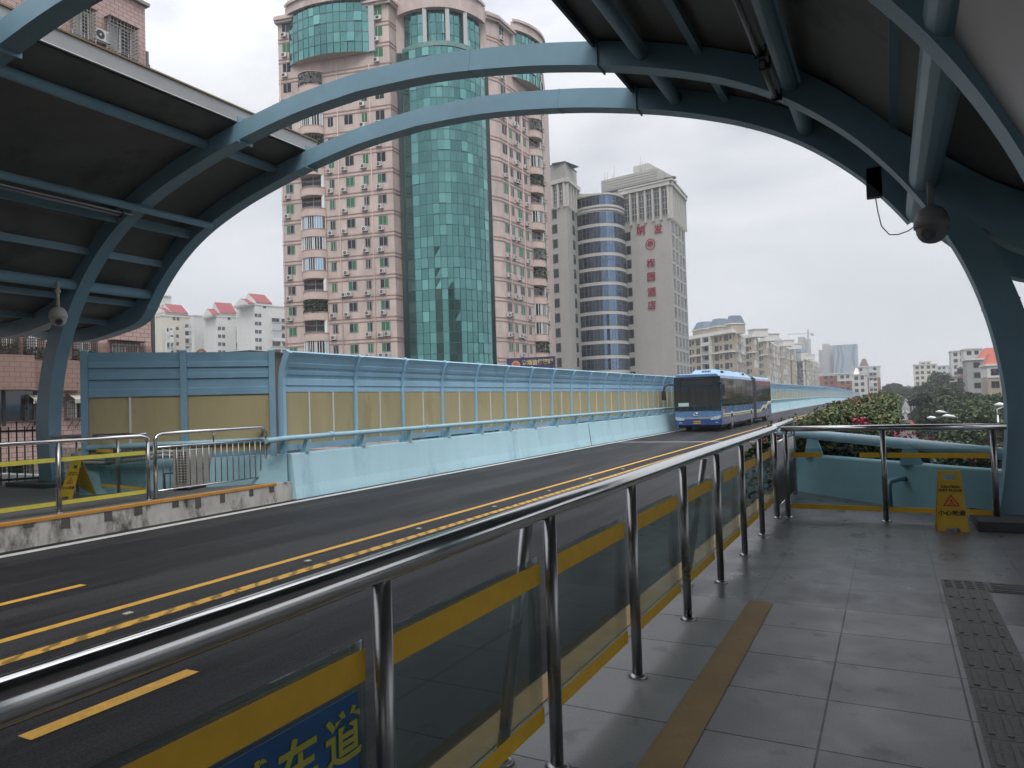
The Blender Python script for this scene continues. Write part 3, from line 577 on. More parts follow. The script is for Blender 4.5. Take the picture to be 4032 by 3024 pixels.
oe = thing('end_railing', 'dark end railing with orange tape behind the opposite wet floor sign', 'railing', (-14.5, 9.2, 0))
b = MB(); b.tube([(-16.5, 9.55, 1.14), (-12.25, 8.85, 1.2)], .036, STEELD, 14); b.build('handrail', oe)
for (x, y) in ((-15.2, 9.34), (-13.4, 9.04)):
    b = MB(); b.tube([(x, y, 0), (x, y, 1.15)], .03, STEELD, 12); b.build('post', oe)
fe = Fr((-16.5, 9.57), (-12.25, 8.87)); b = MB(); b.fbox(fe, .1, 4.2, 0, .008, .15, .92, GLASS); g = b.build('glass_pane', oe); b = MB(); b.fbox(fe, 1.3, 2.9, .01, .013, .84, .9, YTAPE); b.fbox(fe, 1.3, 4.2, .01, .013, .15, .21, YTAPE); b.build('tape_strip', g)

# ------------------------------------------------------------ wet floor signs
SY = mat('sign_plastic_yellow', (.55, .34, .02), .4, var=.12, vs=6, stain=(.35, .2, .02), ss=9, sthr=.66)
BLK = mat('print_black', (.012, .012, .012), .5); RED = mat('print_red', (.42, .03, .02), .5)
def wetsign(x, y, ang, label, hh=.66, tilt=.16):
    t = thing('wet_floor_sign', label, 'wet floor sign', (x, y, 0), 'yellow wet floor signs'); ca, sa = math.cos(ang), math.sin(ang)
    def W(u, v, z): return (x + ca * u - sa * v, y + sa * u + ca * v, z)   # v<0 = front
    for sgn in (-1, 1):
        b = MB(); T = .012
        def q(u, z, o): k = z / hh; return W(u, sgn * (tilt * (1 - k) + .008 + o), z)
        out = [(-.15, 0), (-.152, .06), (-.108, hh), (.108, hh), (.152, .06), (.15, 0), (.08, 0), (.065, .04), (-.065, .04), (-.08, 0)]
        # face in three rings so the handle slot stays open
        def slab(p4):
            b.hexa([q(*p4[0], 0), q(*p4[1], 0), q(*p4[1], T), q(*p4[0], T), q(*p4[3], 0), q(*p4[2], 0), q(*p4[2], T), q(*p4[3], T)], SY)
        e = lambda z: .152 - .044 * z / hh
        slab([(-.152, 0), (-.075, 0), (-.06, .045), (-e(.045), .045)]); slab([(.075, 0), (.152, 0), (e(.045), .045), (.06, .045)])
        slab([(-e(.045), .045), (e(.045), .045), (e(.56), .56), (-e(.56), .56)]) ; slab([(-e(.56), .56), (-.062, .56), (-.062, .62), (-e(.62), .62)]); slab([(.062, .56), (e(.56), .56), (e(.62), .62), (.062, .62)])
        slab([(-e(.62), .62), (e(.62), .62), (e(hh), hh), (-e(hh), hh)])
        o = b.build('front_panel' if sgn < 0 else 'rear_panel', t)
        if sgn < 0:
            def F(z): k = z / hh; return Vector(W(0, -(tilt * (1 - k) + .008 + T + .002), z))
            upv = (F(.6) - F(.1)).normalized(); rv = Vector((ca, sa, 0))
            text('CAUTION', .040, BLK, facing(F(.485), rv, upv), 'print', o, ext=.0005, bold=.0012); text('WET FLOOR', .040, BLK, facing(F(.445), rv, upv), 'print', o, ext=.0005, bold=.0012)
            text('小心地滑', .066, BLK, facing(F(.20), rv, upv), 'print', o, ext=.0005, bold=.0014)
            M4 = facing(F(.33), rv, upv); b = MB()
            tri = [(-.085, -.055), (.085, -.055), (0, .075)]; tri2 = [(-.062, -.043), (.062, -.043), (0, .052)]
            for i in range(3):
                j = (i + 1) % 3; b.poly([M4 @ Vector((*tri[i], 0)), M4 @ Vector((*tri[j], 0)), M4 @ Vector((*tri2[j], 0)), M4 @ Vector((*tri2[i], 0))], RED)
            for a, c, wd in (((-.004, .026), (.0, .022), .012), ((-.022, .0), (.012, .012), .008), ((-.004, .018), (.010, -.022), .010), ((.01, -.022), (.036, -.034), .008), ((.006, -.018), (-.018, -.036), .008), ((.0, .012), (.028, -.006), .006), ((-.045, -.038), (.045, -.038), .004)):
                a, c = Vector(a), Vector(c); d = (c - a); d = d.normalized() if d.length else Vector((1, 0)); n = Vector((-d.y, d.x)) * wd / 2
                b.poly([M4 @ Vector((*(a + n), .001)), M4 @ Vector((*(c + n), .001)), M4 @ Vector((*(c - n), .001)), M4 @ Vector((*(a - n), .001))], RED)
            b.build('slip_symbol', o)
wetsign(.55, 9.47, rad(3), 'yellow wet floor sign standing on our grey tiled platform before the end railing', .66, .10)
wetsign(-14.2, 8.72, rad(18), 'yellow folding wet floor sign standing open by the left column on the opposite platform', .70, .30)

# column plinths, outdoor unit, hoses
b = MB(); b.box(.80, 2.2, 9.45, 10.8, 0, .115, mat('plinth_dark', (.05, .05, .052), .7, var=.2)); tag(b.build('column_plinth', bevel=.01), 'low dark plinth round the foot of the right-hand column', 'plinth')
b = MB(); b.box(-18.2, -16.6, 9.5, 10.9, 0, .1, mat('plinth_dark', (.05, .05, .052), .7)); tag(b.build('column_plinth', bevel=.01), 'low dark plinth round the foot of the left-hand column', 'plinth')
ac = thing('outdoor_unit', 'beige air conditioner outdoor unit standing behind the opposite gate panel', 'air conditioner', (-12.75, 10.15, 0))
ACB = mat('ac_beige', (.42, .40, .36), .5, var=.1, vs=3)
fa = Fr((-13.13, 10.33), (-12.78, 10.08)); fa = Fr((-13.0, 9.95), (-12.66, 10.05)); b = MB(); b.fbox(fa, 0, .36, -.8, 0, .06, .82, ACB); b.fbox(fa, 0, .05, -.8, 0, 0, .06, DARK); b.fbox(fa, .3, .35, -.8, 0, 0, .06, DARK); b.build('casing', ac)
b = MB(); b.fbox(fa, .04, .32, 0, .004, .14, .78, DARK)
for i in range(12): b.fbox(fa, .03, .33, .004, .012, .14 + i * .054, .16 + i * .054, ACB)
for i in range(5): b.fbox(fa, .035 + i * .07, .055 + i * .07, .004, .013, .14, .78, ACB)
b.build('coil_grille', ac)
HO = mat('hose_grey', (.36, .36, .33), .7, var=.15, vs=9)
hs = thing('insulated_hoses', 'pale lagged pipes sagging from the outdoor unit along the low blue wall', 'pipe', (-13.6, 9.6, .8)); 
for k, dz in enumerate((0, -.07)):
    b = MB(); b.tube([(-12.85, 10.3, .62 + dz), (-13.0, 10.15, .76 + dz), (-13.25, 9.95, .80 + dz), (-13.6, 9.6, .74 + dz), (-14.0, 9.2, .70 + dz), (-14.35, 8.95, .72 + dz), (-14.7, 8.95, .8 + dz)], .045, HO, 10); b.build('hose', hs)
tp = thing('wall_tap', 'small grey pipe and tap on the low blue wall behind the opposite gate', 'tap', (-13.2, 10, .3))
b = MB(); b.tube([(-13.2, 9.9, .02), (-13.2, 9.9, .35), (-12.98, 10.12, .36), (-12.8, 10.32, .36)], .02, STEELD, 8); b.build('pipe', tp); b = MB(); b.tube([(-13.0, 10.06, .38), (-12.93, 10.13, .38)], .03, STEEL, 8); b.build('valve', tp)
# brown fence at the back of the opposite platform
bf = thing('fence', 'dark brown upright bar fence behind the left column of the opposite platform', 'fence', (-20, 8, 0)); BRN = mat('fence_brown', (.05, .03, .025), .6)
ff = Fr((-22.5, 4.5), (-18.2, 10.4)); b = MB()
for z in (.1, 1.25): b.fbox(ff, 0, ff.L, -.02, .02, z, z + .05, BRN)
b.build('rail', bf); b = MB()
for i in range(int(ff.L / .16)): b.fbox(ff, i * .16, i * .16 + .028, -.014, .014, 0, 1.38 if i % 6 else 1.5, BRN)
b.build('bars', bf)
b = MB(); b.box(-20.5, -19.2, 5.2, 6.2, 0, .8, mat('cabinet_dark', (.06, .065, .06), .5, var=.1)); b.box(-20.55, -19.15, 5.15, 6.25, .8, .84, DARK); tag(b.build('metal_cabinet', bevel=.02), 'dark metal cabinet on the opposite platform at the left edge of the view', 'cabinet')

# ------------------------------------------------------------ articulated bus
bus = thing('articulated_bus', 'blue articulated bus with a black windscreen driving towards us on the busway', 'bus', (-9.67, 50, ZR))
BB = mat('bus_blue', (.09, .19, .36), .28, var=.06, vs=1, coat=.4); BD = mat('bus_deep_blue', (.012, .045, .20), .25, coat=.5); BL = mat('bus_roof_blue', (.26, .43, .64), .35, var=.05)
BG = mat('bus_glass', (.012, .014, .016), .05, spec=1.0); BW = mat('bus_white', (.7, .7, .7), .4); BY = mat('bus_yellow', (.62, .55, .15), .4); BGREY = mat('bus_side_grey', (.15, .165, .22), .4, var=.1, vs=2)
x0, x1, zb, zt = -11.08, -8.40, -.02, 2.92; YF, J0, J1, YR = 41.6, 52.2, 53.5, 60.6
def busbody(y0, y1, nose):
    b = MB(); n0 = .0
    # cross-section with rounded shoulders
    sec = [(x0, zb), (x0, 2.55), (x0 + .06, 2.78), (x0 + .22, zt), (x1 - .22, zt), (x1 - .06, 2.78), (x1, 2.55), (x1, zb)]
    st = [(y0, .985, 0.) , (y0 + .25, 1, 0)] if nose else [(y0, 1, 0)]
    st += [(y1, 1, 0)]
    rings = []; cx_ = (x0 + x1) / 2
    for (y, s, _) in st: rings.append([(cx_ + (x - cx_) * s, y, z if s == 1 else zb + (z - zb) * .985) for x, z in sec])
    for A, B_ in zip(rings, rings[1:]):
        for i in range(len(sec)):
            j = (i + 1) % len(sec); mm = BL if i in (2, 3, 4) else BB; b.poly([A[i], A[j], B_[j], B_[i]], mm)
    b.poly(rings[0], BB); b.poly(rings[-1], BB); return b.build('body', bus)
bd1 = busbody(YF, J0, True); bd2 = busbody(J1, YR, False); bd2.name = 'rear_body'
b = MB()   # bellows
for i in range(13):
    y = J0 + i * .1; g = .05 if i % 2 else 0; b.box(x0 + .03 + g, x1 - .01 - g, y, y + .1, zb + .02, 2.8 - g, mat('bellows', (.045, .04, .045), .8))
b.build('bellows', bus)
fb = Fr((x0, YF), (x1, YF)); W_ = x1 - x0      # front face
def front(u0, u1, z0, z1, m_, w=.02, name=None, par=None):
    b = MB(); b.fbox(fb, u0, u1, -.05, w, z0, z1, m_); return b.build(name, par or bus, bevel=.015) if name else None
front(.03, W_ - .03, .80, 2.74, BG, .035, 'windscreen')
b = MB(); b.fbox(fb, .45, W_ - .45, .036, .042, 2.22, 2.52, mat('destination_display', (.02, .02, .022), .3)); b.build('destination_display', bus)
b = MB(); b.fbox(fb, .25, .85, .038, .045, 1.06, 1.26, mat('paper', (.35, .6, .62), .5)); b.fbox(fb, .27, .83, .046, .048, 1.08, 1.13, mat('paper2', (.6, .5, .4), .5)); b.build('route_card', bus)
b = MB(); b.fbox(fb, 1.0, 1.05, .038, .05, 1.05, 1.9, DARK); b.fbox(fb, .1, 1.3, .038, .055, 1.28, 1.30, DARK); b.tube([fb.pt(1.9, .06, 1.0), fb.pt(1.2, .06, 1.18)], .012, DARK, 6); b.build('wiper', bus)
front(.02, W_ - .02, -.02, .34, BD, .045, 'bumper')
b = MB(); b.fbox(fb, .45, W_ - .5, .03, .05, .33, .43, mat('bus_silver', (.4, .4, .42), .35, metal=.6)); b.build('silver_trim', bus)
HLm = mat('headlight_glass', (.55, .56, .58), .1, metal=.5)
for (a, c, sg) in ((.03, .58, 1), (W_ - .66, W_ - .03, -1)):
    z0 = [.42, .26, .30, .46] if sg > 0 else [.30, .28, .36, .50]; b = MB()
    if sg > 0: P8 = [(a, .34), (a + .15, .25), (c - .04, .25), (c, .32), (c - .12, .40), (a + .05, .47)]
    else: P8 = [(a, .30), (a + .1, .26), (c - .15, .30), (c, .42), (c, .52), (a + .2, .45)]
    b.poly([fb.pt(u, .055, z) for u, z in P8], HLm); b.strip([fb.pt(u, .055, z) for u, z in P8 + P8[:1]], [fb.pt(u, 0, z) for u, z in P8 + P8[:1]], HLm); hl = b.build('headlight', bus)
    b = MB()
    for k in (.14, .30, .45): b.tube([fb.pt(a + k, .05, .35 if sg > 0 else .33 + k * .14), fb.pt(a + k, .062, .35 if sg > 0 else .33 + k * .14)], .05, mat('lamp_chrome', (.8, .8, .8), .08, metal=1), 14)
    b.build('reflector', hl)
for u in (.26, W_ - .38):
    b = MB(); b.fbox(fb, u, u + .16, .044, .05, .1, .14, HLm); b.build('fog_light', bus)
b = MB(); b.fbox(fb, 1.05, 1.50, .045, .055, .06, .22, mat('plate_yellow', (.55, .33, .03), .5)); pl = b.build('number_plate', bus)
text('闽DZ6604', .105, BLK, facing(fb.pt(1.275, .058, .14), (1, 0, 0)), 'plate_number', pl, ext=.001, bold=.002)
b = MB(); M4 = facing(fb.pt(1.22, .04, .62), (1, 0, 0)); CHR = mat('lamp_chrome', (.8, .8, .8), .08, metal=1)
for s in (1, -1):
    pts = [Vector((s * (.13 * math.cos(t)), s * (.075 * math.sin(t)) + s * .012, 0)) for t in [rad(x) for x in range(-20, 160, 20)]]; b.tube([M4 @ p for p in pts], .018, CHR, 8)
b.tube([M4 @ Vector((-.09, -.02, 0)), M4 @ Vector((.09, .02, 0))], .018, CHR, 8); b.build('emblem', bus)
# sides: right flank faces the camera
fs = Fr((x1, YF), (x1, YR))
def flank(x, sg):
    def sb_(b, y0, y1, z0, z1, m_, w=.012): b.box(min(x, x + sg * w), max(x, x + sg * w), y0, y1, z0, z1, m_)
    b = MB(); sb_(b, YF + .1, J0 - .05, 1.02, 2.62, BG, .02); b.build('window_band', bus); b = MB(); sb_(b, J1 + .05, YR - .1, 1.12, 2.30, BG, .02); b.build('window_band', bus)
    b = MB()
    for y in (43.2, 44.7, 46.2, 47.8, 49.4, 51.0): sb_(b, y, y + .07, 1.4, 2.3, DARK, .028)
    for y in (54.8, 56.1, 57.4, 58.7): sb_(b, y, y + .07, 1.3, 2.2, DARK, .028)
    b.build('window_pillar', bus)
    b = MB(); sb_(b, J1 + .02, YR - .05, 2.31, 2.62, mat('bus_red_panel', (.22, .06, .06), .5), .014); sb_(b, YF + .3, J0, .02, .40, BGREY, .015); sb_(b, J1, YR - .02, .02, .42, BGREY, .015)
    sb_(b, YF + .3, J0, .53, .60, BW, .016); sb_(b, YF + .3, J0, .42, .48, BY, .016)
    sb_(b, YF + .25, YF + .7, .62, .86, mat('bus_orange', (.6, .25, .12), .5), .016)
    xx = x + sg * .016
    for dz, m_ in ((0, BW), (-.12, BY)):
        b.poly([(xx, J1, .55 + dz), (xx, J1 + 1.6, .55 + dz), (xx, J1 + 2.8, .85 + dz), (xx, J1 + 4.6, .85 + dz), (xx, J1 + 5.4, 1.12 + dz), (xx, YR, 1.12 + dz), (xx, YR, 1.0 + dz), (xx, J1 + 5.5, 1.0 + dz), (xx, J1 + 4.7, .74 + dz), (xx, J1 + 2.9, .74 + dz), (xx, J1 + 1.7, .46 + dz), (xx, J1, .46 + dz)], m_)
    b.build('livery', bus)
    for y in (44.4, 51.2, 57.9):
        b = MB(); pts = [(y - .62 * math.cos(rad(a)), .08 + .62 * math.sin(rad(a))) for a in range(0, 181, 15)]
        b.poly([(x + sg * .018, p, z) for p, z in [(y - .55 * math.cos(rad(a)), .06 + .55 * math.sin(rad(a))) for a in range(0, 181, 15)] + [(y + .55, zb), (y - .55, zb)]], DARK)
        for (p0, q0), (p1, q1) in zip(pts, pts[1:]):
            c0 = (y + (p0 - y) * .86, .06 + (q0 - .08) * .88); c1 = (y + (p1 - y) * .86, .06 + (q1 - .08) * .88); b.poly([(x + sg * .022, p0, q0), (x + sg * .022, p1, q1), (x + sg * .022, *c1), (x + sg * .022, *c0)], BW)
        b.build('wheel_arch', bus)
        b = MB(); b.tube([(x + sg * .02 - sg * .28, y, ZR + .48), (x + sg * .02, y, ZR + .48)], .48, BLACKRUB, 24); wl = b.build('wheel', bus)
        b = MB(); b.tube([(x + sg * .01, y, ZR + .48), (x + sg * .035, y, ZR + .48)], .27, mat('rim', (.35, .35, .36), .4, metal=.5), 20); b.build('rim', wl)
flank(x1, 1); flank(x0, -1)
for u, w_ in ((.25, .5), (W_ - .75, .5)): pass
b = MB(); b.box(x0 + .2, x0 + .5, YF + 2.3, YF + 3.3, ZR, .1, BLACKRUB) if False else b.box(x0 + .15, x1 - .15, YF + .3, J0 - .3, ZR + .22, zb, DARK); b.box(x0 + .15, x1 - .15, J1, YR - .3, ZR + .22, zb, DARK); b.build('underbody', bus)
# roof pods with slots
for (ya, yb, xa, xb) in ((42.7, 48.6, x0 + .75, x1 - .35), (49.6, 53.0, x0 + .6, x1 - .35)):
    b = MB(); z0, z1 = zt - .01, zt + .24
    b.hexa([(xa, ya, z0), (xb, ya, z0), (xb, yb, z0), (xa, yb, z0), (xa + .2, ya + .25, z1), (xb - .2, ya + .25, z1), (xb - .2, yb - .8, z1), (xa + .2, yb - .8, z1)], BL); pd = b.build('roof_pod', bus)
    b = MB()
    for k in range(6): b.box(xb - .5 - k * .09, xb - .46 - k * .09, ya + .08, ya + .16, z0 + .06, z0 + .2, DARK); b.box(xb - .06, xb - .03, ya + 1 + k * .12, ya + 1.06 + k * .12, z0 + .04, z0 + .18, DARK)
    b.build('vent_slots', pd)
# mirrors on curved arms
b = MB(); b.tube([(x0 + .1, YF - .02, 2.32), (x0 - .25, YF - .15, 2.36), (x0 - .45, YF - .3, 2.22), (x0 - .52, YF - .35, 1.95)], .055, DARK, 10); b.box(x0 - .62, x0 - .40, YF - .42, YF - .28, 1.45, 1.98, DARK); b.build('mirror', bus, bevel=.02)
b = MB(); b.tube([(x1 - .1, YF - .02, 2.36), (x1 + .12, YF - .15, 2.34), (x1 + .16, YF - .25, 2.2)], .06, DARK, 10); b.box(x1 + .05, x1 + .28, YF - .35, YF - .2, 1.62, 2.25, DARK); b.build('mirror', bus, bevel=.03)
# driver seen faintly behind the windscreen
# ------------------------------------------------------------ buildings
GB = -9.3
WIN = {}
WDARK = mat('window_dark', (.012, .015, .017), .1, spec=.35); WGREEN = mat('window_green', (.02, .13, .055), .25); WFRAME = mat('window_frame', (.40, .41, .41), .5); WPALE = mat('window_pale', (.42, .46, .48), .3); WBLUE = mat('window_blue', (.25, .42, .6), .3); WBROWN = mat('window_curtain', (.10, .08, .07), .7)
def winmesh(w_, h, style, sill=None, frame=WFRAME):
    key = (w_, h, style, sill.name if sill else 0, frame.name)
    if key in WIN: return WIN[key]
    b = MB(); f = .05; hw = w_ / 2
    gl = {'d': (WDARK, WDARK), 'g': (WGREEN, WGREEN), 'h': (WDARK, WGREEN), 'k': (WGREEN, WDARK), 'p': (WPALE, WPALE), 'b': (WBROWN, WDARK)}[style]
    b.box(-hw - .04, hw + .04, -.03, .0, -.04, h + .04, DARK)
    for x0, x1, g in ((-hw, 0, gl[0]), (0, hw, gl[1])): b.box(x0 + .03, x1 - .03, -.045, -.02, .03, h - .03, g)
    b.box(-hw, -hw + f, -.07, -.03, 0, h, frame); b.box(hw - f, hw, -.07, -.03, 0, h, frame); b.box(-f / 2, f / 2, -.07, -.03, 0, h, frame); b.box(-hw, hw, -.07, -.03, 0, f, frame); b.box(-hw, hw, -.07, -.03, h - f, h, frame)
    if sill: b.box(-hw - .1, hw + .1, -.16, 0, -.14, -.04, sill); b.box(-hw - .1, hw + .1, -.14, 0, h + .05, h + .12, sill)
    o = b.build('window'); me = o.data; bpy.data.objects.remove(o); WIN[key] = me; return me
def windows(par, fr, us, zs, w_, h, styles='d', sill=None, name='window', frame=WFRAME, skip=0):
    n = 0
    for z in zs:
        for u in us:
            if skip and R.random() < skip: continue
            inst(winmesh(w_, h, R.choice(styles), sill, frame), name, par, fr.pt(u, 0, z), fr.a); n += 1
    return n
def rest(par, fr, us, zs, w_, h, name='small_windows'):   # the far rows past the hundred drawn one by one
    b = MB()
    for z in zs:
        for u in us: b.fbox(fr, u - w_ / 2, u + w_ / 2, 0, .04, z, z + h, WDARK); b.fbox(fr, u - .03, u + .03, .04, .07, z, z + h, WFRAME)
    o = b.build(name, par); o['kind'] = 'stuff'
def acmesh():
    b = MB(); A = mat('ac_white', (.55, .55, .52), .5, var=.15, vs=1); b.box(-.42, .42, -.42, -.08, 0, .6, A); b.tube([(-.12, -.43, .3), (-.12, -.425, .3)], .23, DARK, 14); b.tube([(-.12, -.437, .3), (-.12, -.43, .3)], .06, A, 8); b.box(.2, .38, -.43, -.42, .08, .52, mat('ac_panel_grey', (.3, .3, .29), .6)); b.box(-.38, -.34, -.45, 0, -.05, 0, DARK); b.box(.34, .38, -.45, 0, -.05, 0, DARK)  # fan on the front, darker grey panel beside it
    o = b.build('air_conditioner'); me = o.data; bpy.data.objects.remove(o); return me
ACM = acmesh()

# ---- pink tower with the green glass bow
PK = (.50, .405, .37); a0 = G(1121, 107.5, 1270); a1 = G(1562, 102.8, 1270); FL = Fr(a0, a1)
g0 = G(1590, 104.6, 1270); g1 = G(1950, 107.8, 1270); c0 = G(1990, 109.0, 1270); c1 = G(2168, 122.5, 1270); FR_ = Fr(c0, c1)
PINK = brick('pink_tiles', PK, [q * .97 for q in PK], [q * .82 for q in PK], FL.a, .9, .30, .012, .7, .24)
STRIPE = mat('pink_stripe', (.30, .205, .18), .7, var=.2, vs=1)
TG = [mat('teal_glass_%s' % n, c, .03, metal=.92) for n, c in (('deep', (.09, .235, .225)), ('mid', (.11, .27, .26)), ('light', (.14, .33, .315)), ('bright', (.18, .42, .39)))]
TMUL = mat('teal_mullion', (.03, .09, .085), .5); TDARK = mat('teal_dark_glass', (.008, .03, .03), .12, metal=0)
tw = thing('apartment_tower', 'tall pink tiled apartment tower with a bowed green glass front', 'tower', (*G(1650, 112), GB))
ZT = 59.2; back = 22
def bck(p, fr_, d=back): return (p[0] - fr_.n.x * d, p[1] - fr_.n.y * d)
b = MB(); mid = Fr(g0, g1)
poly = [a0, a1, g0, g1, c0, c1, (c1[0] - 8, c1[1] + 20), (a0[0] - 4, a0[1] + 30)]
b.prism(poly, GB, ZT, PINK, CONC)
Zw = [10.7 + 3.03 * k for k in range(-5, 17)]     # window heads
for fr_, u0, u1 in ((FL, 0, FL.L), (Fr(a1, g0), 0, Fr(a1, g0).L), (Fr(g1, c0), 0, Fr(g1, c0).L), (FR_, 0, FR_.L)):
    for z in Zw:
        for dz in (2.36, 2.88): 
            if z - dz > GB: b.fbox(fr_, u0 - .02, u1 + .02, 0, .06, z - dz - .07, z - dz + .07, STRIPE)
b.build('wall', tw)
b = MB()
for dz, w_ in ((0, .5), (.35, .75), (.7, .55)):
    ring = []
    for fr_ in (FL, Fr(a1, g0)): ring.append(fr_)
    for fr_ in (FL, Fr(a1, g0), Fr(g1, c0), FR_): b.fbox(fr_, -.3, fr_.L + .3, -.3, w_, ZT + dz, ZT + dz + .32, PINK)
b.build('cornice', tw)
uL = [FL.u(px, 1270) for px in (1153, 1321, 1393, 1457, 1519)]; uR = [FR_.u(px, 1270) for px in (2009, 2034, 2062, 2088, 2153)]
cnt = 0
for z in Zw[4:]:
    for fr_, us in ((FL, uL), (FR_, uR)):
        for i, u in enumerate(us):
            if i != 0 and i != 4 and z > 50: continue
            if fr_ is FL and i < 4 and z > 51.5 and i != 0: continue
            wdt = (1.25, .8, 1.3, .8, 1.3)[i]; st = R.choice('dggghkdb' if i in (2, 4, 0) else 'ddgkb')
            if cnt < 99: inst(winmesh(wdt, 1.3, st), 'window', tw, fr_.pt(u, 0, z - 1.3), fr_.a); cnt += 1
            else: WREST = WREST if 'WREST' in globals() else MB(); WREST.fbox(fr_, u - wdt / 2, u + wdt / 2, 0, .05, z - 1.3, z, R.choice((WDARK, WGREEN, WDARK))); WREST.fbox(fr_, u - .03, u + .03, .05, .08, z - 1.3, z, WFRAME)
o = WREST.build('small_windows', tw); o['kind'] = 'stuff'
cnt = 0
for z in Zw[4:]:
    for fr_, us in ((FL, uL), (FR_, uR)):
        for i, u in enumerate(us):
            n = R.choice((0, 1, 1, 1, 2)) if i in (0, 2, 4) else R.choice((0, 0, 1, 1))
            if z > 52 and i in (1, 2, 3): continue
            for k in range(n):
                if cnt < 98: inst(ACM, 'air_conditioner', tw, fr_.pt(u + (-.45 if i == 2 else .2) + k * .92 - .45 * n + R.uniform(-.1, .1), 0, z - 2.12 + R.uniform(-.1, .12)), fr_.a); cnt += 1
                else:
                    ACR = ACR if 'ACR' in globals() else MB(); uu = u + (-.45 if i == 2 else .2) + k * .92 - .45 * n; ACR.fbox(fr_, uu - .42, uu + .42, .08, .42, z - 2.1, z - 1.5, ACM.materials[0]); ACR.fbox(fr_, uu - .35, uu + .1, .42, .43, z - 2.0, z - 1.6, DARK)
o = ACR.build('lower_air_conditioners', tw); o['kind'] = 'stuff'
# curved balconies, one per floor and wing
PKP = mat('pink_plaster', (.52, .40, .36), .75, var=.12, vs=1); PL_ = mat('plants', (.03, .06, .025), .7, var=.5, vs=6)
def balcmesh(style, W_=4.0, D_=1.15):
    b = MB(); n = 12; H = 1.18; arc = [(-W_ / 2 + W_ * i / n, -(.25 + D_ * math.sin(math.pi * i / n) ** .7)) for i in range(n + 1)]; arc = [(-W_ / 2, 0)] + arc + [(W_ / 2, 0)]
    b.strip([(x, y, -.35) for x, y in arc], [(x, y, H - .35) for x, y in arc], PKP); b.strip([(x, y, H - .35) for x, y in arc], [(x * .96, y * .86, H - .35) for x, y in arc], STRIPE)
    b.poly([(x, y, -.35) for x, y in reversed(arc)], mat('balcony_under', (.3, .24, .21), .8)); b.strip([(x * 1.01, y - .03, H - .5) for x, y in arc], [(x * 1.01, y - .03, H - .38) for x, y in arc], STRIPE)
    top = 3.03 - .38
    ins = [(x * .97, y * .9) for x, y in arc]
    b.strip([(x, y, top) for x, y in arc], [(x, y, top + .08) for x, y in arc], PKP); b.poly([(x, y, top) for x, y in arc], PKP)
    b.box(-W_ / 2 + .1, W_ / 2 - .1, -.03, 0, .83, top, WDARK)
    if style == 'w' or style == 'b':
        g = WPALE if style == 'w' else WBLUE
        for i, ((xa, ya), (xb, yb)) in enumerate(zip(ins, ins[1:])):
            b.poly([(xa, ya, .86), (xb, yb, .86), (xb, yb, top - .02), (xa, ya, top - .02)], R.choice((WDARK, g, g, WDARK, WBROWN)))
            b.box(xa - .04, xa + .04, ya - .04, ya + .04, .84, top, WHITE)
    elif style == 'o':
        for i in range(0, len(ins)): x, y = ins[i]; b.box(x - .015, x + .015, y - .015, y + .015, .83, 1.0, WFRAME)
        b.strip([(x, y, 1.0) for x, y in ins], [(x, y, 1.04) for x, y in ins], WFRAME); b.box(W_ / 2 - .45, W_ / 2 - .05, -.5, -.02, .83, top, WHITE); b.box(-.05, .05, -.08, -.03, .83, top, WFRAME); b.box(-1.2, 1.2, -.07, -.03, 1.9, 1.96, WFRAME)
    elif style == 'c':
        for (x, y), (x2, y2) in zip(ins, ins[1:]):
            for k in range(3): xx = x + (x2 - x) * k / 3; y_ = y + (y2 - y) * k / 3; b.box(xx - .015, xx + .015, y_ - .015, y_ + .015, .83, top, WFRAME)
    if style in 'pc':
        for i in range(260):
            t = R.random(); x = (t - .5) * W_ * .95; y = -(.25 + D_ * math.sin(math.pi * t) ** .7) * R.uniform(.8, 1.08); z = R.choice((R.uniform(.7, 1.2), R.uniform(1.6, 2.6), R.uniform(.8, 2.4))); s = R.uniform(.05, .13)
            q = Vector((R.uniform(-1, 1), R.uniform(-1, 1), R.uniform(-1, 1))).normalized(); e = q.orthogonal().normalized() * s; f = q.cross(e).normalized() * s
            c = Vector((x, y, z)); b.poly([c - e - f, c + e - f, c + e + f, c - e + f], R.choice(LEAFS[:3]))
    o = b.build('balcony'); me = o.data; bpy.data.objects.remove(o); return me
BM = {s: balcmesh(s) for s in 'wbopc'}
ubL, ubR = FL.u(1247, 1270), FR_.u(2124, 1270)
for i, z in enumerate(Zw[4:-3]):
    inst(BM['owopobwbooopwpcoo'[i % 17]], 'balcony', tw, FL.pt(ubL, 0, z - 1.95), FL.a); inst(BM['opwwopcowopwocoww'[i % 17]], 'balcony', tw, FR_.pt(ubR, 0, z - 1.95), FR_.a, s=(.85, 1, 1))
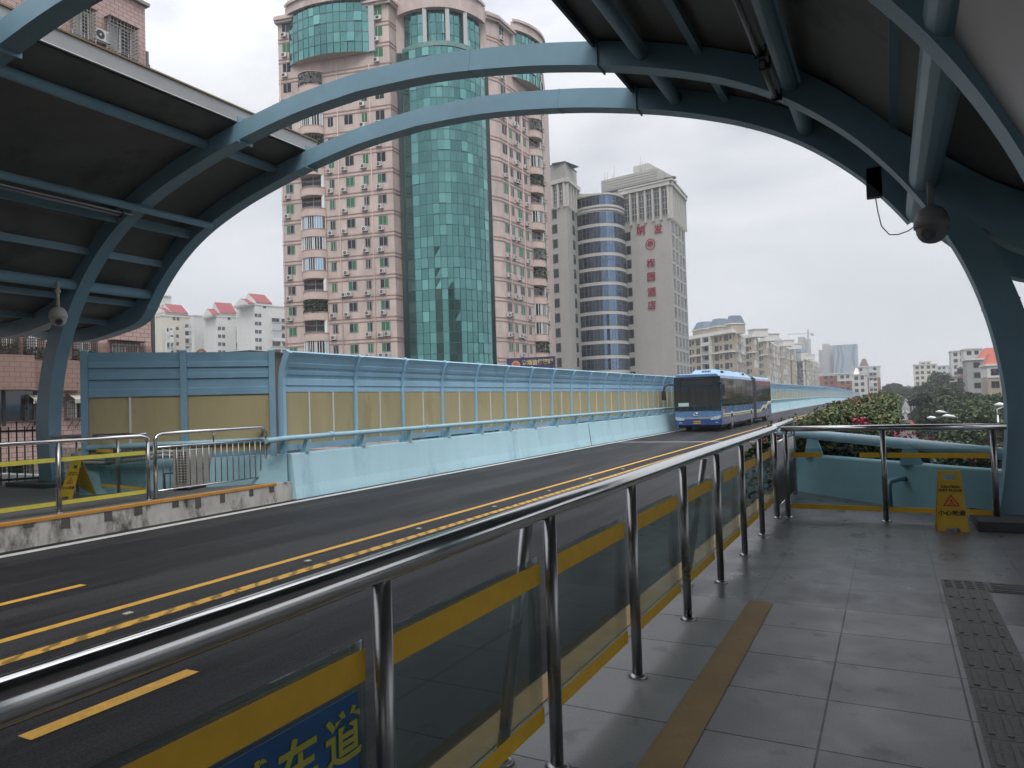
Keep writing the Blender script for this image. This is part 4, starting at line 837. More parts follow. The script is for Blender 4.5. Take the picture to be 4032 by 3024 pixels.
# drain pipes
b = MB()
for fr_, u in ((FL, FL.u(1350, 1270)), (FL, FL.u(1480, 1270)), (FL, FL.u(1127, 1270)), (FR_, FR_.u(2020, 1270)), (FR_, FR_.u(2075, 1270))): b.tube([fr_.pt(u, .1, GB), fr_.pt(u, .1, 51)], .06, mat('pipe_pink', (.62, .45, .40), .6), 6)
b.build('drain_pipe', tw)
def curtain(par, fr_, u0, u1, z0, z1, bulge, npan, rowh, base=0., seed=1, name='glass_wall', openp=.02, pal=None, side=0., mulm=TMUL, cap=None):
    R.seed(seed); b = MB(); mb = MB(); arc = []
    for i in range(npan + 1):
        t = i / npan; arc.append((u0 + (u1 - u0) * t, base + side + bulge * math.sin(math.pi * t) ** .75 if 0 < t < 1 else base + side))
    nr_ = max(1, round((z1 - z0) / rowh)); pal = pal or TG
    for i in range(npan):
        colw = R.random()
        for r in range(nr_):
            za, zb_ = z0 + (z1 - z0) * r / nr_, z0 + (z1 - z0) * (r + 1) / nr_; (ua, wa), (ub, wb) = arc[i], arc[i + 1]
            j = lambda: R.uniform(-.012, .012); mm = R.choices(pal, weights=(5, 6, 2.2, .5) if len(pal) == 4 else [1] * len(pal))[0]
            if R.random() < openp:
                b.poly([fr_.pt(ua, wa, za), fr_.pt(ub, wb, za), fr_.pt(ub, wb, zb_), fr_.pt(ua, wa, zb_)], TDARK)
                b.poly([fr_.pt(ua, wa + .13, za + .05), fr_.pt(ub, wb + .13, za + .05), fr_.pt(ub, wb + .04, zb_), fr_.pt(ua, wa + .04, zb_)], pal[-2])
            else: b.poly([fr_.pt(ua, wa + j(), za), fr_.pt(ub, wb + j(), za), fr_.pt(ub, wb + j(), zb_), fr_.pt(ua, wa + j(), zb_)], mm)
    for (u, w_) in arc: mb.tube([fr_.pt(u, w_ + .01, z0), fr_.pt(u, w_ + .01, z1)], .045, mulm, 5)
    for r in range(nr_ + 1):
        z = z0 + (z1 - z0) * r / nr_; mb.strip([fr_.pt(u, w_ + .05, z - .035) for u, w_ in arc], [fr_.pt(u, w_ + .05, z + .035) for u, w_ in arc], mulm)
    if side: 
        for (u, w_) in (arc[0], arc[-1]): b.poly([fr_.pt(u, base, z0), fr_.pt(u, w_, z0), fr_.pt(u, w_, z1), fr_.pt(u, base, z1)], TDARK)
    b.poly([fr_.pt(u, w_, z0) for u, w_ in arc] + [fr_.pt(u1, base, z0), fr_.pt(u0, base, z0)], cap or CONC); b.poly([fr_.pt(u, w_, z1) for u, w_ in arc] + [fr_.pt(u1, base, z1), fr_.pt(u0, base, z1)], cap or CONC)
    o = b.build(name, par); mb.build('mullions', o); return arc
FB = Fr(g0, g1)
b = MB(); b.fbox(FB, -.0, 1.0, -.2, .35, GB, 52.8, TDARK); b.fbox(FB, FB.L - 1.0, FB.L + .0, -.2, .35, GB, 52.8, TDARK); b.build('dark_reflection_jamb', tw)  # added strips: dark reflection of the steep bow ends put into their colour
curtain(tw, FB, .7, FB.L - .7, GB + 6, 52.6, 3.6, 14, 1.515, .2, 5, openp=.05, side=.7)
b = MB(); arc = [(.7 + (FB.L - 1.4) * i / 14, .9 + (3.75 * math.sin(math.pi * i / 14) ** .75)) for i in range(15)]
b.strip([FB.pt(u, w_, 52.4) for u, w_ in arc], [FB.pt(u, w_, 53.1) for u, w_ in arc], mat('teal_parapet', (.11, .22, .20), .5, var=.3, vs=1)); b.poly([FB.pt(u, w_, 53.1) for u, w_ in arc], CONC); b.build('bow_parapet', tw)
curtain(tw, FB, 1.2, FB.L - 1.2, 53.0, 58.2, 2.6, 13, 1.6, .2, 9, openp=.07, side=.4)
b = MB(); arc2 = [(.2 + (FB.L - .4) * i / 16, .5 + (3.6 * math.sin(math.pi * i / 16) ** .75 if 0 < i < 16 else 0)) for i in range(17)]
for z0, z1, k in ((58.2, 60.6, 0), (60.6, 61.0, .35)):
    A = [FB.pt(u, w_ + k, z0) for u, w_ in arc2]; b.strip(A, [FB.pt(u, w_ + k, z1) for u, w_ in arc2], PINK); b.poly(A, PINK); b.poly([FB.pt(u, w_ + k, z1) for u, w_ in arc2], CONC)
b.build('bow_cornice', tw)
for t in (4.4, 8.3, 11.6):
    i = t / 16; u = .2 + (FB.L - .4) * i; w_ = .4 + 3.45 * math.sin(math.pi * i) ** .75; b = MB(); b.fbox(FB, u - .28, u + .28, w_ - .45, w_ + .1, 53.0, 58.3, mat('column_grey', (.42, .41, .42), .6)); b.build('column', tw)
# bulging glass tops on both wings
for fr_, ua, ub, sd in ((FL, FL.u(1160, 1270) + .3, FL.u(1490, 1270), 21), (FR_, FR_.u(2046, 1270), FR_.u(2160, 1270), 22)):
    curtain(tw, fr_, ua, ub, 52.6, 60.0, 1.7, 13, 1.5, .1, sd, openp=.09, cap=mat('soffit_pink', (.36, .28, .25), .8))
    b = MB(); ar = [(ua - .5 + (ub - ua + 1) * i / 14, .4 + 1.8 * math.sin(math.pi * i / 14) ** .75 if 0 < i < 14 else .3) for i in range(15)]
    for z0, z1, k in ((60.0, 61.2, 0), (61.2, 61.6, .3)): b.strip([fr_.pt(u, w_ + k, z0) for u, w_ in ar], [fr_.pt(u, w_ + k, z1) for u, w_ in ar], PINK); b.poly([fr_.pt(u, w_ + k, z0) for u, w_ in ar], PINK); b.poly([fr_.pt(u, w_ + k, z1) for u, w_ in ar], CONC)
    b.build('wing_cornice', tw); b = MB(); e = ub if fr_ is FL else ua; b.fbox(fr_, e - .1, e + .75, 0, .5, 52.6, 60.2, mat('column_grey', (.42, .41, .42), .6)); b.build('column', tw)
b = MB()
for i in range(5): p = FL.pt(.5 + i * .35, -1, ZT); b.tube([p, (p[0] + .3 * (i % 2), p[1], ZT + 2.0 + 1.3 * (i % 3))], .07, mat('antenna_grey', (.4, .4, .42), .5), 6)
b.build('antenna', tw)
# ---- shop banner
bn = thing('banner', 'dark purple-blue banner with a round emblem and gold characters above the barrier', 'banner', (*G(2080, 95), 2))
fbn = Fr(G(1995, 96.5, 1440), G(2186, 94, 1440)); zb0, zb1 = zof(1470, 2080, 95), zof(1410, 2080, 95); b = MB(); b.fbox(fbn, 0, fbn.L, -.15, 0, zb0 - 2, zb1 + .1, mat('banner_navy', (.035, .025, .09), .6)); b.build('panel', bn); b = MB()
for u in (.4, fbn.L - .4): b.fbox(fbn, u - .1, u + .1, -.5, -.25, GB, zb1 - .3, DARK)
b.build('frame', bn)
GOLD = mat('gold', (.55, .45, .2), .5); dx3 = (*fbn.d, 0)
text('市场监督管理', .72, GOLD, facing(fbn.pt(4.35, .03, zb1 - .62), dx3), 'lettering', bn, ext=.02, bold=.02); text('Administration for Market Regulation', .22, GOLD, facing(fbn.pt(4.3, .03, zb1 - 1.38), dx3), 'lettering', bn, ext=.01)
b = MB(); c = fbn.pt(1.35, .02, zb1 - .85); c2 = fbn.pt(1.35, .06, zb1 - .85); b.tube([c, c2], .55, mat('emblem_red', (.5, .13, .07), .5), 24)
c3 = fbn.pt(1.35, .1, zb1 - .85)
for i in range(14):
    t = 2 * math.pi * i / 14; p = fbn.pt(1.35 + .52 * math.cos(t), .08, zb1 - .85 + .52 * math.sin(t)); b.tube([fbn.pt(1.35 + .5 * math.cos(t), .06, zb1 - .85 + .5 * math.sin(t)), fbn.pt(1.35 + .5 * math.cos(t), .13, zb1 - .85 + .5 * math.sin(t))], .12, mat('emblem_gold', (.55, .3, .12), .5), 8)
b.fbox(fbn, 1.1, 1.6, .06, .1, zb1 - 1.15, zb1 - .95, GOLD); b.build('emblem', bn)

# ---- grey hotel
HG = (.37, .365, .345)
hotel = thing('hotel', 'grey tiled hotel tower with red characters and a banded blue glass drum', 'hotel', (*G(2430, 175), GB))
h0, h1, h2 = G(2462, 165.5, 1100), G(2650, 158.5, 1100), G(2704, 172, 1100)
FH, FS = Fr(h0, h1), Fr(h1, h2); HT = brick('hotel_tiles', HG, [q * .96 for q in HG], [q * .8 for q in HG], FH.a, .9, .45, .02, .7, .07); HT2 = mat('hotel_trim', (.44, .43, .40), .7, var=.06, vs=.4)
l0, l1, l2 = G(2140, 161, 1100), G(2240, 156.5, 1100), G(2284, 164, 1100); FLf, FLs = Fr(l0, l1), Fr(l1, l2)
def prof_block(par, f1, f2, z0, z1, m_, nm, depth=16):
    b = MB(); p0 = f1.pt(0, 0, 0)[:2]; p1 = f1.pt(f1.L, 0, 0)[:2]; p2 = f2.pt(f2.L, 0, 0)[:2]; p3 = (p2[0] - f1.d.x * f1.L, p2[1] - f1.d.y * f1.L); b.prism([p0, p1, p2, p3], z0, z1, m_, CONC); return b.build(nm, par)
prof_block(hotel, FH, FS, GB, 49.0, HT, 'main_tower'); prof_block(hotel, FLf, FLs, GB, 53.3, HT, 'side_tower')
def crown(fr_, z0, z1, n, nm, over=.35):
    b = MB(); gm = MB()
    for i in range(n + 1):
        u = .25 + (fr_.L - .5) * i / n; b.fbox(fr_, u - .22, u + .22, 0, .55, z0 - .4, z1, HT2)
    b.fbox(fr_, -.3, fr_.L + .3, 0, .75, z1 - .9, z1, HT2); b.build('crown_fins', hotel)
    for i in range(n):
        u0 = .25 + (fr_.L - .5) * i / n + .3; u1 = .25 + (fr_.L - .5) * (i + 1) / n - .3; gm.fbox(fr_, u0, u1, 0, .1, z0 + .6, z1 - 1.8, mat('crown_glass', (.07, .08, .09), .15, spec=.7))
        um = (u0 + u1) / 2; gm.fbox(fr_, um - .04, um + .04, .1, .16, z0 + .6, z1 - 1.8, HT2)
        for k in range(5): zz = z0 + .6 + (z1 - z0 - 2.4) * k / 4; gm.fbox(fr_, u0, u1, .1, .15, zz - .04, zz + .04, HT2)
    gm.build('crown_glass', hotel)
crown(FH, 41.2, 49.0, 6, ''); crown(FS, 41.2, 49.0, 8, ''); crown(FLf, 44.0, 49.8, 4, ''); crown(FLs, 44.0, 49.8, 4, '')
b = MB(); fm = Fr(FLs.pt(FLs.L, 0, 0)[:2], FH.pt(0, 0, 0)[:2]); b.fbox(fm, -1, fm.L + 1, -13, -.3, GB, 48.6, HT); b.build('middle_block', hotel)
b = MB(); b.fbox(FH, -.6, FH.L + .9, -2, .9, 49.0, 49.35, HT2); b.fbox(FS, -.6, FS.L + .6, -2, .9, 49.02, 49.37, HT2); b.fbox(FH, -7, FH.L + 1.0, -1.5, -.5, 49.75, 50.1, mat('steel_dark', (.08, .08, .085), .6)); b.fbox(FS, -.5, FS.L + 1.0, -1, -.5, 49.7, 49.9, mat('steel_dark', (.08, .08, .085), .6))
for i in range(12): b.fbox(FH, -8 + i * 1.8, -7.85 + i * 1.8, -1.2, -1.0, 48.4, 49.8, HT2)
b.build('eaves', hotel)
b = MB(); ua_, ub_ = FH.u(2325, 700), FH.u(2550, 700); b.fbox(FH, ua_, ub_, -14, -5, 48.0, 54.4, HT); b.fbox(FH, ub_ - 7.5, ub_ - 3.5, -12, -8, 54.4, 57.0, HT2)
for k in range(8): b.fbox(FH, ua_ - .05, ub_ + .05, -5, -4.94, 49.5 + k * .6, 49.55 + k * .6, mat('groove', (.24, .235, .21), .8))
b.build('plant_room', hotel)
b = MB()
for k in range(7): b.fbox(FLf, 0, FLf.L, 0, .04, 50.2 + k * .45, 50.26 + k * .45, mat('groove', (.24, .235, .21), .8))
b.fbox(FLf, -.1, FLf.L + .1, -5, .12, 53.3, 53.5, mat('steel_dark', (.08, .08, .085), .6)); b.fbox(FLs, -.1, FLs.L + .1, -3, .12, 53.3, 53.51, mat('steel_dark', (.08, .08, .085), .6)); b.build('parapet', hotel)
b = MB()
for (u, w_) in ((-6, -8), (-5.3, -8), (-4, -8), (-3.4, -8), (4.6, -6), (5.1, -6), (5.8, -6), (2, -9)): p = FH.pt(u - 3, w_, 54.4); b.tube([p, (p[0] + .3, p[1], 54.4 + R.uniform(1.5, 4))], .07, mat('antenna_grey', (.4, .4, .42), .5), 5)
b.build('antenna', hotel)
# window rows
zH = [37.6 - 3.17 * k for k in range(0, 13)]; HF = mat('hotel_frame', (.12, .12, .11), .6)
windows(hotel, FH, [FH.u(2473, 1100)], zH, 2.0, 1.9, 'db', None, frame=HF); windows(hotel, FLf, [FLf.u(2186, 1100)], [41.6 - 3.25 * k for k in range(14)], 2.0, 1.9, 'dddb', frame=HF); windows(hotel, FLs, [FLs.u(2265, 1100)], [41.6 - 3.25 * k for k in range(14)], 1.5, 2.0, 'd', frame=HF)
windows(hotel, FS, [FS.L * t for t in (.12, .36, .60, .84)], [38.4 - 3.17 * k for k in range(14)], 1.8, 2.0, 'dddb', HT2, frame=HF)
# glass drum
p0, p1 = G(2280, 163.5, 1100), G(2468, 166, 1100); FD = Fr(p0, p1); dg = [mat('drum_glass_a', (.10, .15, .22), .03, metal=.9), mat('drum_glass_b', (.16, .24, .36), .03, metal=.9), mat('drum_glass_c', (.055, .075, .10), .03, metal=.9)]
b = MB(); n = 18; arc = [(FD.L * i / n, .3 + 4.6 * math.sin(math.pi * i / n) ** .8 if 0 < i < n else 0) for i in range(n + 1)]
b.strip([FD.pt(u, w_, GB) for u, w_ in arc], [FD.pt(u, w_, 47.2) for u, w_ in arc], HT2, False); b.poly([FD.pt(u, w_, 47.2) for u, w_ in arc], CONC)
for z0, z1, k in ((44.2, 44.7, .35), (43.5, 43.9, .2), (46.9, 47.3, .3)): b.strip([FD.pt(u, w_ + k, z0) for u, w_ in arc], [FD.pt(u, w_ + k, z1) for u, w_ in arc], HT2); b.poly([FD.pt(u, w_ + k, z0) for u, w_ in arc], HT2); b.poly([FD.pt(u, w_ + k, z1) for u, w_ in arc], HT2)
b.build('drum', hotel)
R.seed(4)
for k, z in enumerate([44.75] + [40.7 - 3.25 * j for j in range(13)]):
    b = MB(); hh = 2.5 if k else 2.1
    for i in range(n):
        (ua, wa), (ub, wb) = arc[i], arc[i + 1]; mm = dg[2] if i > 13 or i < 3 else (dg[1] if 8 <= i <= 13 or R.random() < .06 else dg[0])  # tint by column: dark and pale reflections put into the glass colour
        b.poly([FD.pt(ua, wa + .06, z), FD.pt(ub, wb + .06, z), FD.pt(ub, wb + .06, z + hh), FD.pt(ua, wa + .06, z + hh)], mm)
        b.fbox(FD, ua - .03, ua + .03, wa, wa + .12, z, z + hh, mat('mull_grey', (.10, .11, .12), .5))
    b.strip([FD.pt(u, w_ + .1, z + 1.5) for u, w_ in arc], [FD.pt(u, w_ + .1, z + 1.56) for u, w_ in arc], mat('mull_grey', (.10, .11, .12), .5)); b.build('glass_band', hotel)
# podium terrace
b = MB(); ar = [(-2 + (FD.L + 9) * i / 16, 7.5 + 1.6 * math.sin(math.pi * i / 16)) for i in range(17)]
for z0, z1, k in ((-.5, 1.4, 0), (1.4, 1.7, .25)): b.strip([FD.pt(u, w_ + k, z0) for u, w_ in ar], [FD.pt(u, w_ + k, z1) for u, w_ in ar], HT2); b.poly([FD.pt(u, w_ + k, z1) for u, w_ in ar] + [FD.pt(FD.L + 7, 0, z1), FD.pt(-2, 0, z1)], CONC)
b.fbox(FD, -1, FD.L + 3, 4.5, 5.5, 1.7, 3.6, mat('crown_glass', (.07, .08, .09), .15)); b.fbox(FD, -1.5, FD.L + 3.5, 4, 6.2, 3.6, 4.1, HT2); b.fbox(FD, 5, FD.L + 12, 7, 9.5, GB, -.55, mat('crown_glass', (.07, .08, .09), .15)); b.fbox(FD, 4, FD.L + 12.5, 6.5, 9.8, -.5, .1, HT2)
for i in range(26): u = -2 + i * .75; b.fbox(FD, u, u + .05, 8.6, 8.65, 1.7, 3.8, WFRAME)
for i in range(5): u = -1 + i * 3.6; b.fbox(FD, u, u + .4, 5.5, 5.8, 1.7, 3.6, HT2); b.fbox(FD, 5 + i * 4, 5.4 + i * 4, 9.5, 9.7, GB, -.5, HT2)
b.fbox(FD, -2, 16, 8.6, 8.65, 3.75, 3.8, WFRAME); b.build('podium', hotel)
RSIGN = mat('sign_red', (.28, .012, .03), .5); d3 = (*FH.d, 0)
def hs_(ch, px, py, s):
    u = FH.u(px, py); p = FH.pt(u, 0, 0); D = (Vector(p) - Vector((0, 0, EYE))).dot(fw); z = zof(py, px, D)
    text(ch, s, RSIGN, facing(FH.pt(u, .18, z), d3), 'sign_character', hotel, ext=.06, bold=.02)
for ch, px, py in (('明', 2525, 906), ('发', 2592, 899), ('梅', 2564, 1036), ('园', 2565, 1089), ('酒', 2567, 1150), ('店', 2568, 1202)): hs_(ch, px, py, 2.15)
u = FH.u(2562, 963); z = zof(963, 2562, 162); b = MB(); nn = 32
ri = [FH.pt(u + 1.0 * math.cos(2 * math.pi * i / nn), .2, z + 1.05 * math.sin(2 * math.pi * i / nn)) for i in range(nn + 1)]; ro = [FH.pt(u + 1.2 * math.cos(2 * math.pi * i / nn), .2, z + 1.25 * math.sin(2 * math.pi * i / nn)) for i in range(nn + 1)]
b.strip(ri, ro, RSIGN)
for cx_, cz_, r_ in ((-.42, .1, .3), (.42, .1, .3), (-.22, .42, .3), (.22, .42, .3), (0, .2, .3), (-.6, -.08, .18), (.6, -.08, .18)): b.poly([FH.pt(u + cx_ + r_ * math.cos(2 * math.pi * i / 14), .21, z + cz_ + r_ * math.sin(2 * math.pi * i / 14)) for i in range(14)], RSIGN)
b.fbox(FH, u - .07, u + .07, .18, .22, z - .75, z + .1, RSIGN)
for s in (-1, 1): b.poly([FH.pt(u, .215, z - .55), FH.pt(u + s * .45, .215, z - .25), FH.pt(u + s * .45, .215, z - .35), FH.pt(u, .215, z - .68)], RSIGN)
b.build('round_emblem', hotel)
# ---- near pink tiled block on the left
nb = thing('tiled_apartment_block', 'pink brick-tiled apartment block with caged windows beyond the left canopy', 'building', (-44, 22, GB))
NT = brick('near_pink_tiles', (.50, .34, .305), (.46, .315, .28), (.20, .13, .12), rad(90), .55, .27, .022, .5, .1); NB2 = brick('near_brown_tiles', (.30, .19, .155), (.28, .18, .145), (.18, .10, .085), rad(90), .55, .27, .02, .5, .1)
FN = Fr((-42, -6), (-42, 30.7)); CAGE = mat('cage_steel', (.32, .31, .29), .5, metal=.4); CAGED = mat('cage_dark', (.07, .055, .05), .6); AWN = mat('awning_cloth', (.46, .44, .38), .8)
def NU(px, py): r = ray(px, py); t = -42 / r.x; return r.y * t + 6, EYE + r.z * t
b = MB(); b.prism([(-60, -6), (-42, -6), (-42, 30.7), (-60, 30.7)], GB, 28.1, NT, CONC); b.build('wall', nb)
b = MB()
for z0 in (4.9, 9.4, 13.9, 18.4, 22.9): b.fbox(FN, 0, FN.L, 0, .05, z0, z0 + 1.0, NB2)
b.fbox(FN, -.2, FN.L + .2, -.3, .25, 28.1, 28.3, CONC); b.build('brown_band', nb)
b = MB(); b.tube([FN.pt(FN.L + .25, -.3, GB), FN.pt(FN.L + .25, -.3, 25.3)], .16, mat('drain_dark', (.10, .085, .085), .7), 8); b.box(-43.6, -42.4, 30.7, 31.3, GB, 24.6, mat('shaft_dark', (.09, .08, .08), .8, var=.3)); b.build('drain_pipe', nb)
b = MB()
for i in range(6): b.tube([FN.pt(FN.L - i * 2 - .2, -.2, 28.3), FN.pt(FN.L - i * 2 - .2, -.2, 29.3)], .04, CAGE, 6)
for z in (28.8, 29.3): b.tube([FN.pt(5, -.2, z), FN.pt(FN.L - .2, -.2, z)], .035, CAGE, 6)
b.build('roof_railing', nb)
def caged(par, u0, u1, z0, z1, m_, dep=.55, roof=True, nv=9, nh=4, plants=False):
    b = MB(); b.fbox(FN, u0, u1, .0, .04, z0, z1, WDARK); b.fbox(FN, u0, u0 + .08, .04, .1, z0, z1, WHITE); b.fbox(FN, u1 - .08, u1, .04, .1, z0, z1, WHITE); um = (u0 + u1) / 2; b.fbox(FN, um - .05, um + .05, .04, .1, z0, z1, WHITE); b.fbox(FN, u0, u1, .04, .1, z1 - .08, z1, WHITE)
    b.fbox(FN, u0 + .1, u0 + (u1 - u0) * .42, .045, .06, z0, z1 - .1, mat('curtain_pale', (.40, .40, .40), .8)); w = b.build('window', par)
    c = MB(); r = .014; a0_, a1_ = u0 - .15, u1 + .15
    for i in range(nv + 1): u = a0_ + (a1_ - a0_) * i / nv; c.fbox(FN, u - r, u + r, dep - r, dep + r, z0 - .1, z1 + .15, m_)
    for k in range(nh + 1):
        z = z0 - .1 + (z1 - z0 + .25) * k / nh; c.fbox(FN, a0_, a1_, dep - r, dep + r, z - r, z + r, m_)
        for u in (a0_, a1_): c.fbox(FN, u - r, u + r, .02, dep, z - r, z + r, m_)
    for u in (a0_, a1_): 
        for k in range(4): w_ = dep * k / 4; c.fbox(FN, u - r, u + r, w_ - r, w_ + r, z0 - .1, z1 + .15, m_)
    for k in range(nv + 1): u = a0_ + (a1_ - a0_) * k / nv; c.fbox(FN, u - r, u + r, 0, dep, z0 - .1 - r, z0 - .1 + r, m_)
    if roof: c.fbox(FN, a0_ - .05, a1_ + .05, 0, dep + .08, z1 + .15, z1 + .2, mat('rust', (.12, .07, .05), .8, var=.3))
    for k in range(3): u = a0_ + (a1_ - a0_) * (k + .5) / 3; c.tube([FN.pt(u, .0, z0 - .6), FN.pt(u, dep, z0 - .12)], .02, m_, 5)
    if plants:
        for _ in range(120):
            q = Vector(FN.pt(R.uniform(a0_, a1_), R.uniform(.1, dep), z0 + R.uniform(-.05, .5))); e = Vector((R.uniform(-1, 1), R.uniform(-1, 1), R.uniform(-1, 1))) * .1; f = Vector((R.uniform(-1, 1), R.uniform(-1, 1), R.uniform(-1, 1))) * .1
            c.poly([q - e, q + f, q + e, q - f], R.choice(LEAFS[:3]))
    c.build('cage', w)
(ua, za), (ub, zb_) = NU(430, 1345), NU(545, 1349)
def cagepx(xa, xb, ytop, ybot, m_, **k):
    (p, z1), (q, _) = NU(xa, ytop), NU(xb, ytop); _, z0 = NU(xa, ybot); caged(nb, p, q, z0, z1, m_, **k)
cagepx(420, 512, 85, 195, CAGE, nv=8, nh=9); cagepx(285, 345, 30, 135, CAGE, nv=7, nh=9)
cagepx(438, 540, 1352, 1450, CAGED, nv=11, nh=5); cagepx(290, 352, 1345, 1410, CAGED, roof=False, nv=10, nh=10, plants=True); cagepx(100, 180, 1325, 1405, CAGED, roof=False, nv=12, nh=9, plants=True); cagepx(2, 44, 1325, 1390, CAGED, roof=False, nv=8, nh=8, plants=True)
cagepx(262, 325, 1575, 1645, CAGED, roof=False, nv=9, nh=4); cagepx(100, 145, 1568, 1650, CAGED, roof=False, nv=3, nh=2)
for k, zf in enumerate((8.2, 12.7, 17.2 if False else 16.9, -2.5)):
    for u in (8, 13.5, 20, 27): caged(nb, u, u + 1.9, zf, zf + 1.6, CAGED, nv=8, nh=5)
b = MB()   # brown bay and awnings
(p, z1), (q, _) = NU(98, 1414), NU(304, 1414); _, z0 = NU(98, 1538); b.fbox(FN, p, q, 0, .5, z0, z1, NB2)
(p, z1), (q, _) = NU(-200, 1392), NU(98, 1392); _, z0 = NU(-100, 1536); b.fbox(FN, p, q, 0, .9, z0, z1, NB2); b.build('balcony', nb)
for xa, xb in ((100, 148), (262, 335)):
    (p, z1), (q, _) = NU(xa, 1548), NU(xb, 1548); b = MB(); n = 8
    for i in range(n): ua_, ub_ = p + (q - p) * i / n, p + (q - p) * (i + 1) / n; b.poly([FN.pt(ua_, 0, z1), FN.pt(ub_, 0, z1), FN.pt(ub_, .8, z1 - .35), FN.pt(ua_, .8, z1 - .35)], AWN); b.poly([FN.pt(ua_, .8, z1 - .35), FN.pt(ub_, .8, z1 - .35), FN.pt((ua_ + ub_) / 2 + .08, .8, z1 - .6), FN.pt((ua_ + ub_) / 2 - .08, .8, z1 - .6)], AWN)
    b.build('awning', nb)
for px, py in ((385, 150), (312, 1490)):
    u, z = NU(px, py); inst(ACM, 'air_conditioner', nb, FN.pt(u, 0, z - .3), FN.a, s=1.15)
u, z = NU(8, 1590); b = MB(); b.fbox(FN, u - 2.2, u + 1.6, .1, .2, z - .9, z + .8, mat('window_dark2', (.02, .03, .045), .06, spec=1)); b.fbox(FN, u - .1, u + .05, .2, .26, z - 1.2, z + 1.0, DARK); b.fbox(FN, u + 1.5, u + 1.65, .2, .26, z - 1.2, z + 1.0, DARK); b.build('casement_window', nb)
# balcony railing above the gutter
u0_, z_ = NU(150, 100); b = MB()
for i in range(9): u = u0_ + i * .7; b.tube([FN.pt(u, .9, z_ - .8), FN.pt(u, .9, z_ + .15)], .025, CAGE, 5)
for k in range(3): b.tube([FN.pt(u0_, .9, z_ - .5 + k * .33), FN.pt(u0_ + 6, .9, z_ - .5 + k * .33)], .02, CAGE, 5)
b.fbox(FN, u0_ - 1, u0_ + 6.2, 0, 1, z_ - .95, z_ - .8, mat('slab_dirty', (.13, .12, .11), .8, var=.3)); b.build('balcony_railing', nb)

# ---- white blocks with red roofs, far left
WB = mat('white_block_paint', (.58, .58, .56), .8, var=.07, vs=.15); RR = mat('red_roof_tiles', (.24, .035, .04), .7, var=.12, vs=1, bump=.3, bs=8); CRM = mat('cream_block', (.52, .49, .42), .8, var=.06, vs=.1)
def mkblock(name, label, cat, px0, px1, ytop, D, base_m, roof=None, dD=0, group=None, depth=14, floors=3.0, cols=4, style='balc', row=1450, zbot=GB, mtrim=None):
    t = thing(name, label, cat, (*G((px0 + px1) / 2, D, row), zbot), group); fr_ = Fr(G(px0, D - dD / 2, row), G(px1, D + dD / 2, row)); zt_ = zof(ytop, (px0 + px1) / 2, D)
    b = MB(); b.fbox(fr_, 0, fr_.L, -depth, 0, zbot, zt_, base_m); b.fbox(fr_, -.2, fr_.L + .2, -depth - .2, .25, zt_, zt_ + .5, mtrim or base_m); b.build('wall', t)
    return t, fr_, zt_
ZB = 0.5
def gable(t, fr_, u0, u1, z0, rise, dep=11, wo=.4):
    b = MB(); R0, R1 = fr_.pt(u0, wo, z0), fr_.pt(u1, wo, z0); a_, c_ = fr_.pt(u0, -dep / 2, z0 + rise), fr_.pt(u1, -dep / 2, z0 + rise); e_, f_ = fr_.pt(u0, -dep - wo, z0), fr_.pt(u1, -dep - wo, z0)
    b.poly([R0, R1, c_, a_], RR); b.poly([a_, c_, f_, e_], RR); b.poly([R0, a_, e_], WB); b.poly([R1, f_, c_], WB)
    b.fbox(fr_, u0, u1, -dep, 0, z0 - .6, z0 - .02, WB); b.strip([fr_.pt(u1, wo + .02, z0), fr_.pt(u1, -dep / 2, z0 + rise + .05)], [fr_.pt(u1 + .3, wo + .02, z0), fr_.pt(u1 + .3, -dep / 2, z0 + rise + .05)], WB); b.build('roof', t)
def balconies(t, fr_, u0, u1, zs, m_=WB, split=2, dep=1.2, n_open=True):
    b0 = None
    for z in zs:
        b = MB(); b.fbox(fr_, u0, u1, 0, dep, z - .25, z, m_); b.fbox(fr_, u0, u1, dep - .08, dep, z, z + .9, m_ if R.random() < .5 else mat('balustrade_grey', (.30, .29, .28), .7)); b.fbox(fr_, u0 + .1, u1 - .1, -.02, .05, z + .05, z + 2.4, WDARK)
        for k in range(split + 1): u = u0 + (u1 - u0) * k / split; b.fbox(fr_, u - .12, u + .12, 0, dep, z, z + 2.75, m_)
        if R.random() < .5: u = u0 + (u1 - u0) * R.uniform(.1, .7); b.fbox(fr_, u, u + 1.2, .3, .9, z, z + R.uniform(1, 2), R.choice((WHITE, WPALE, mat('laundry', (.3, .3, .36), .8))))
        if R.random() < .35: b.fbox(fr_, u0 + .1, (u0 + u1) / 2, dep - .1, dep - .05, z + .9, z + 2.7, WPALE)
        b.build('balcony', t)
def tops(zt_, n, h=3.0, d=2.6): return [zt_ - d - h * k for k in range(n)]
R.seed(31)
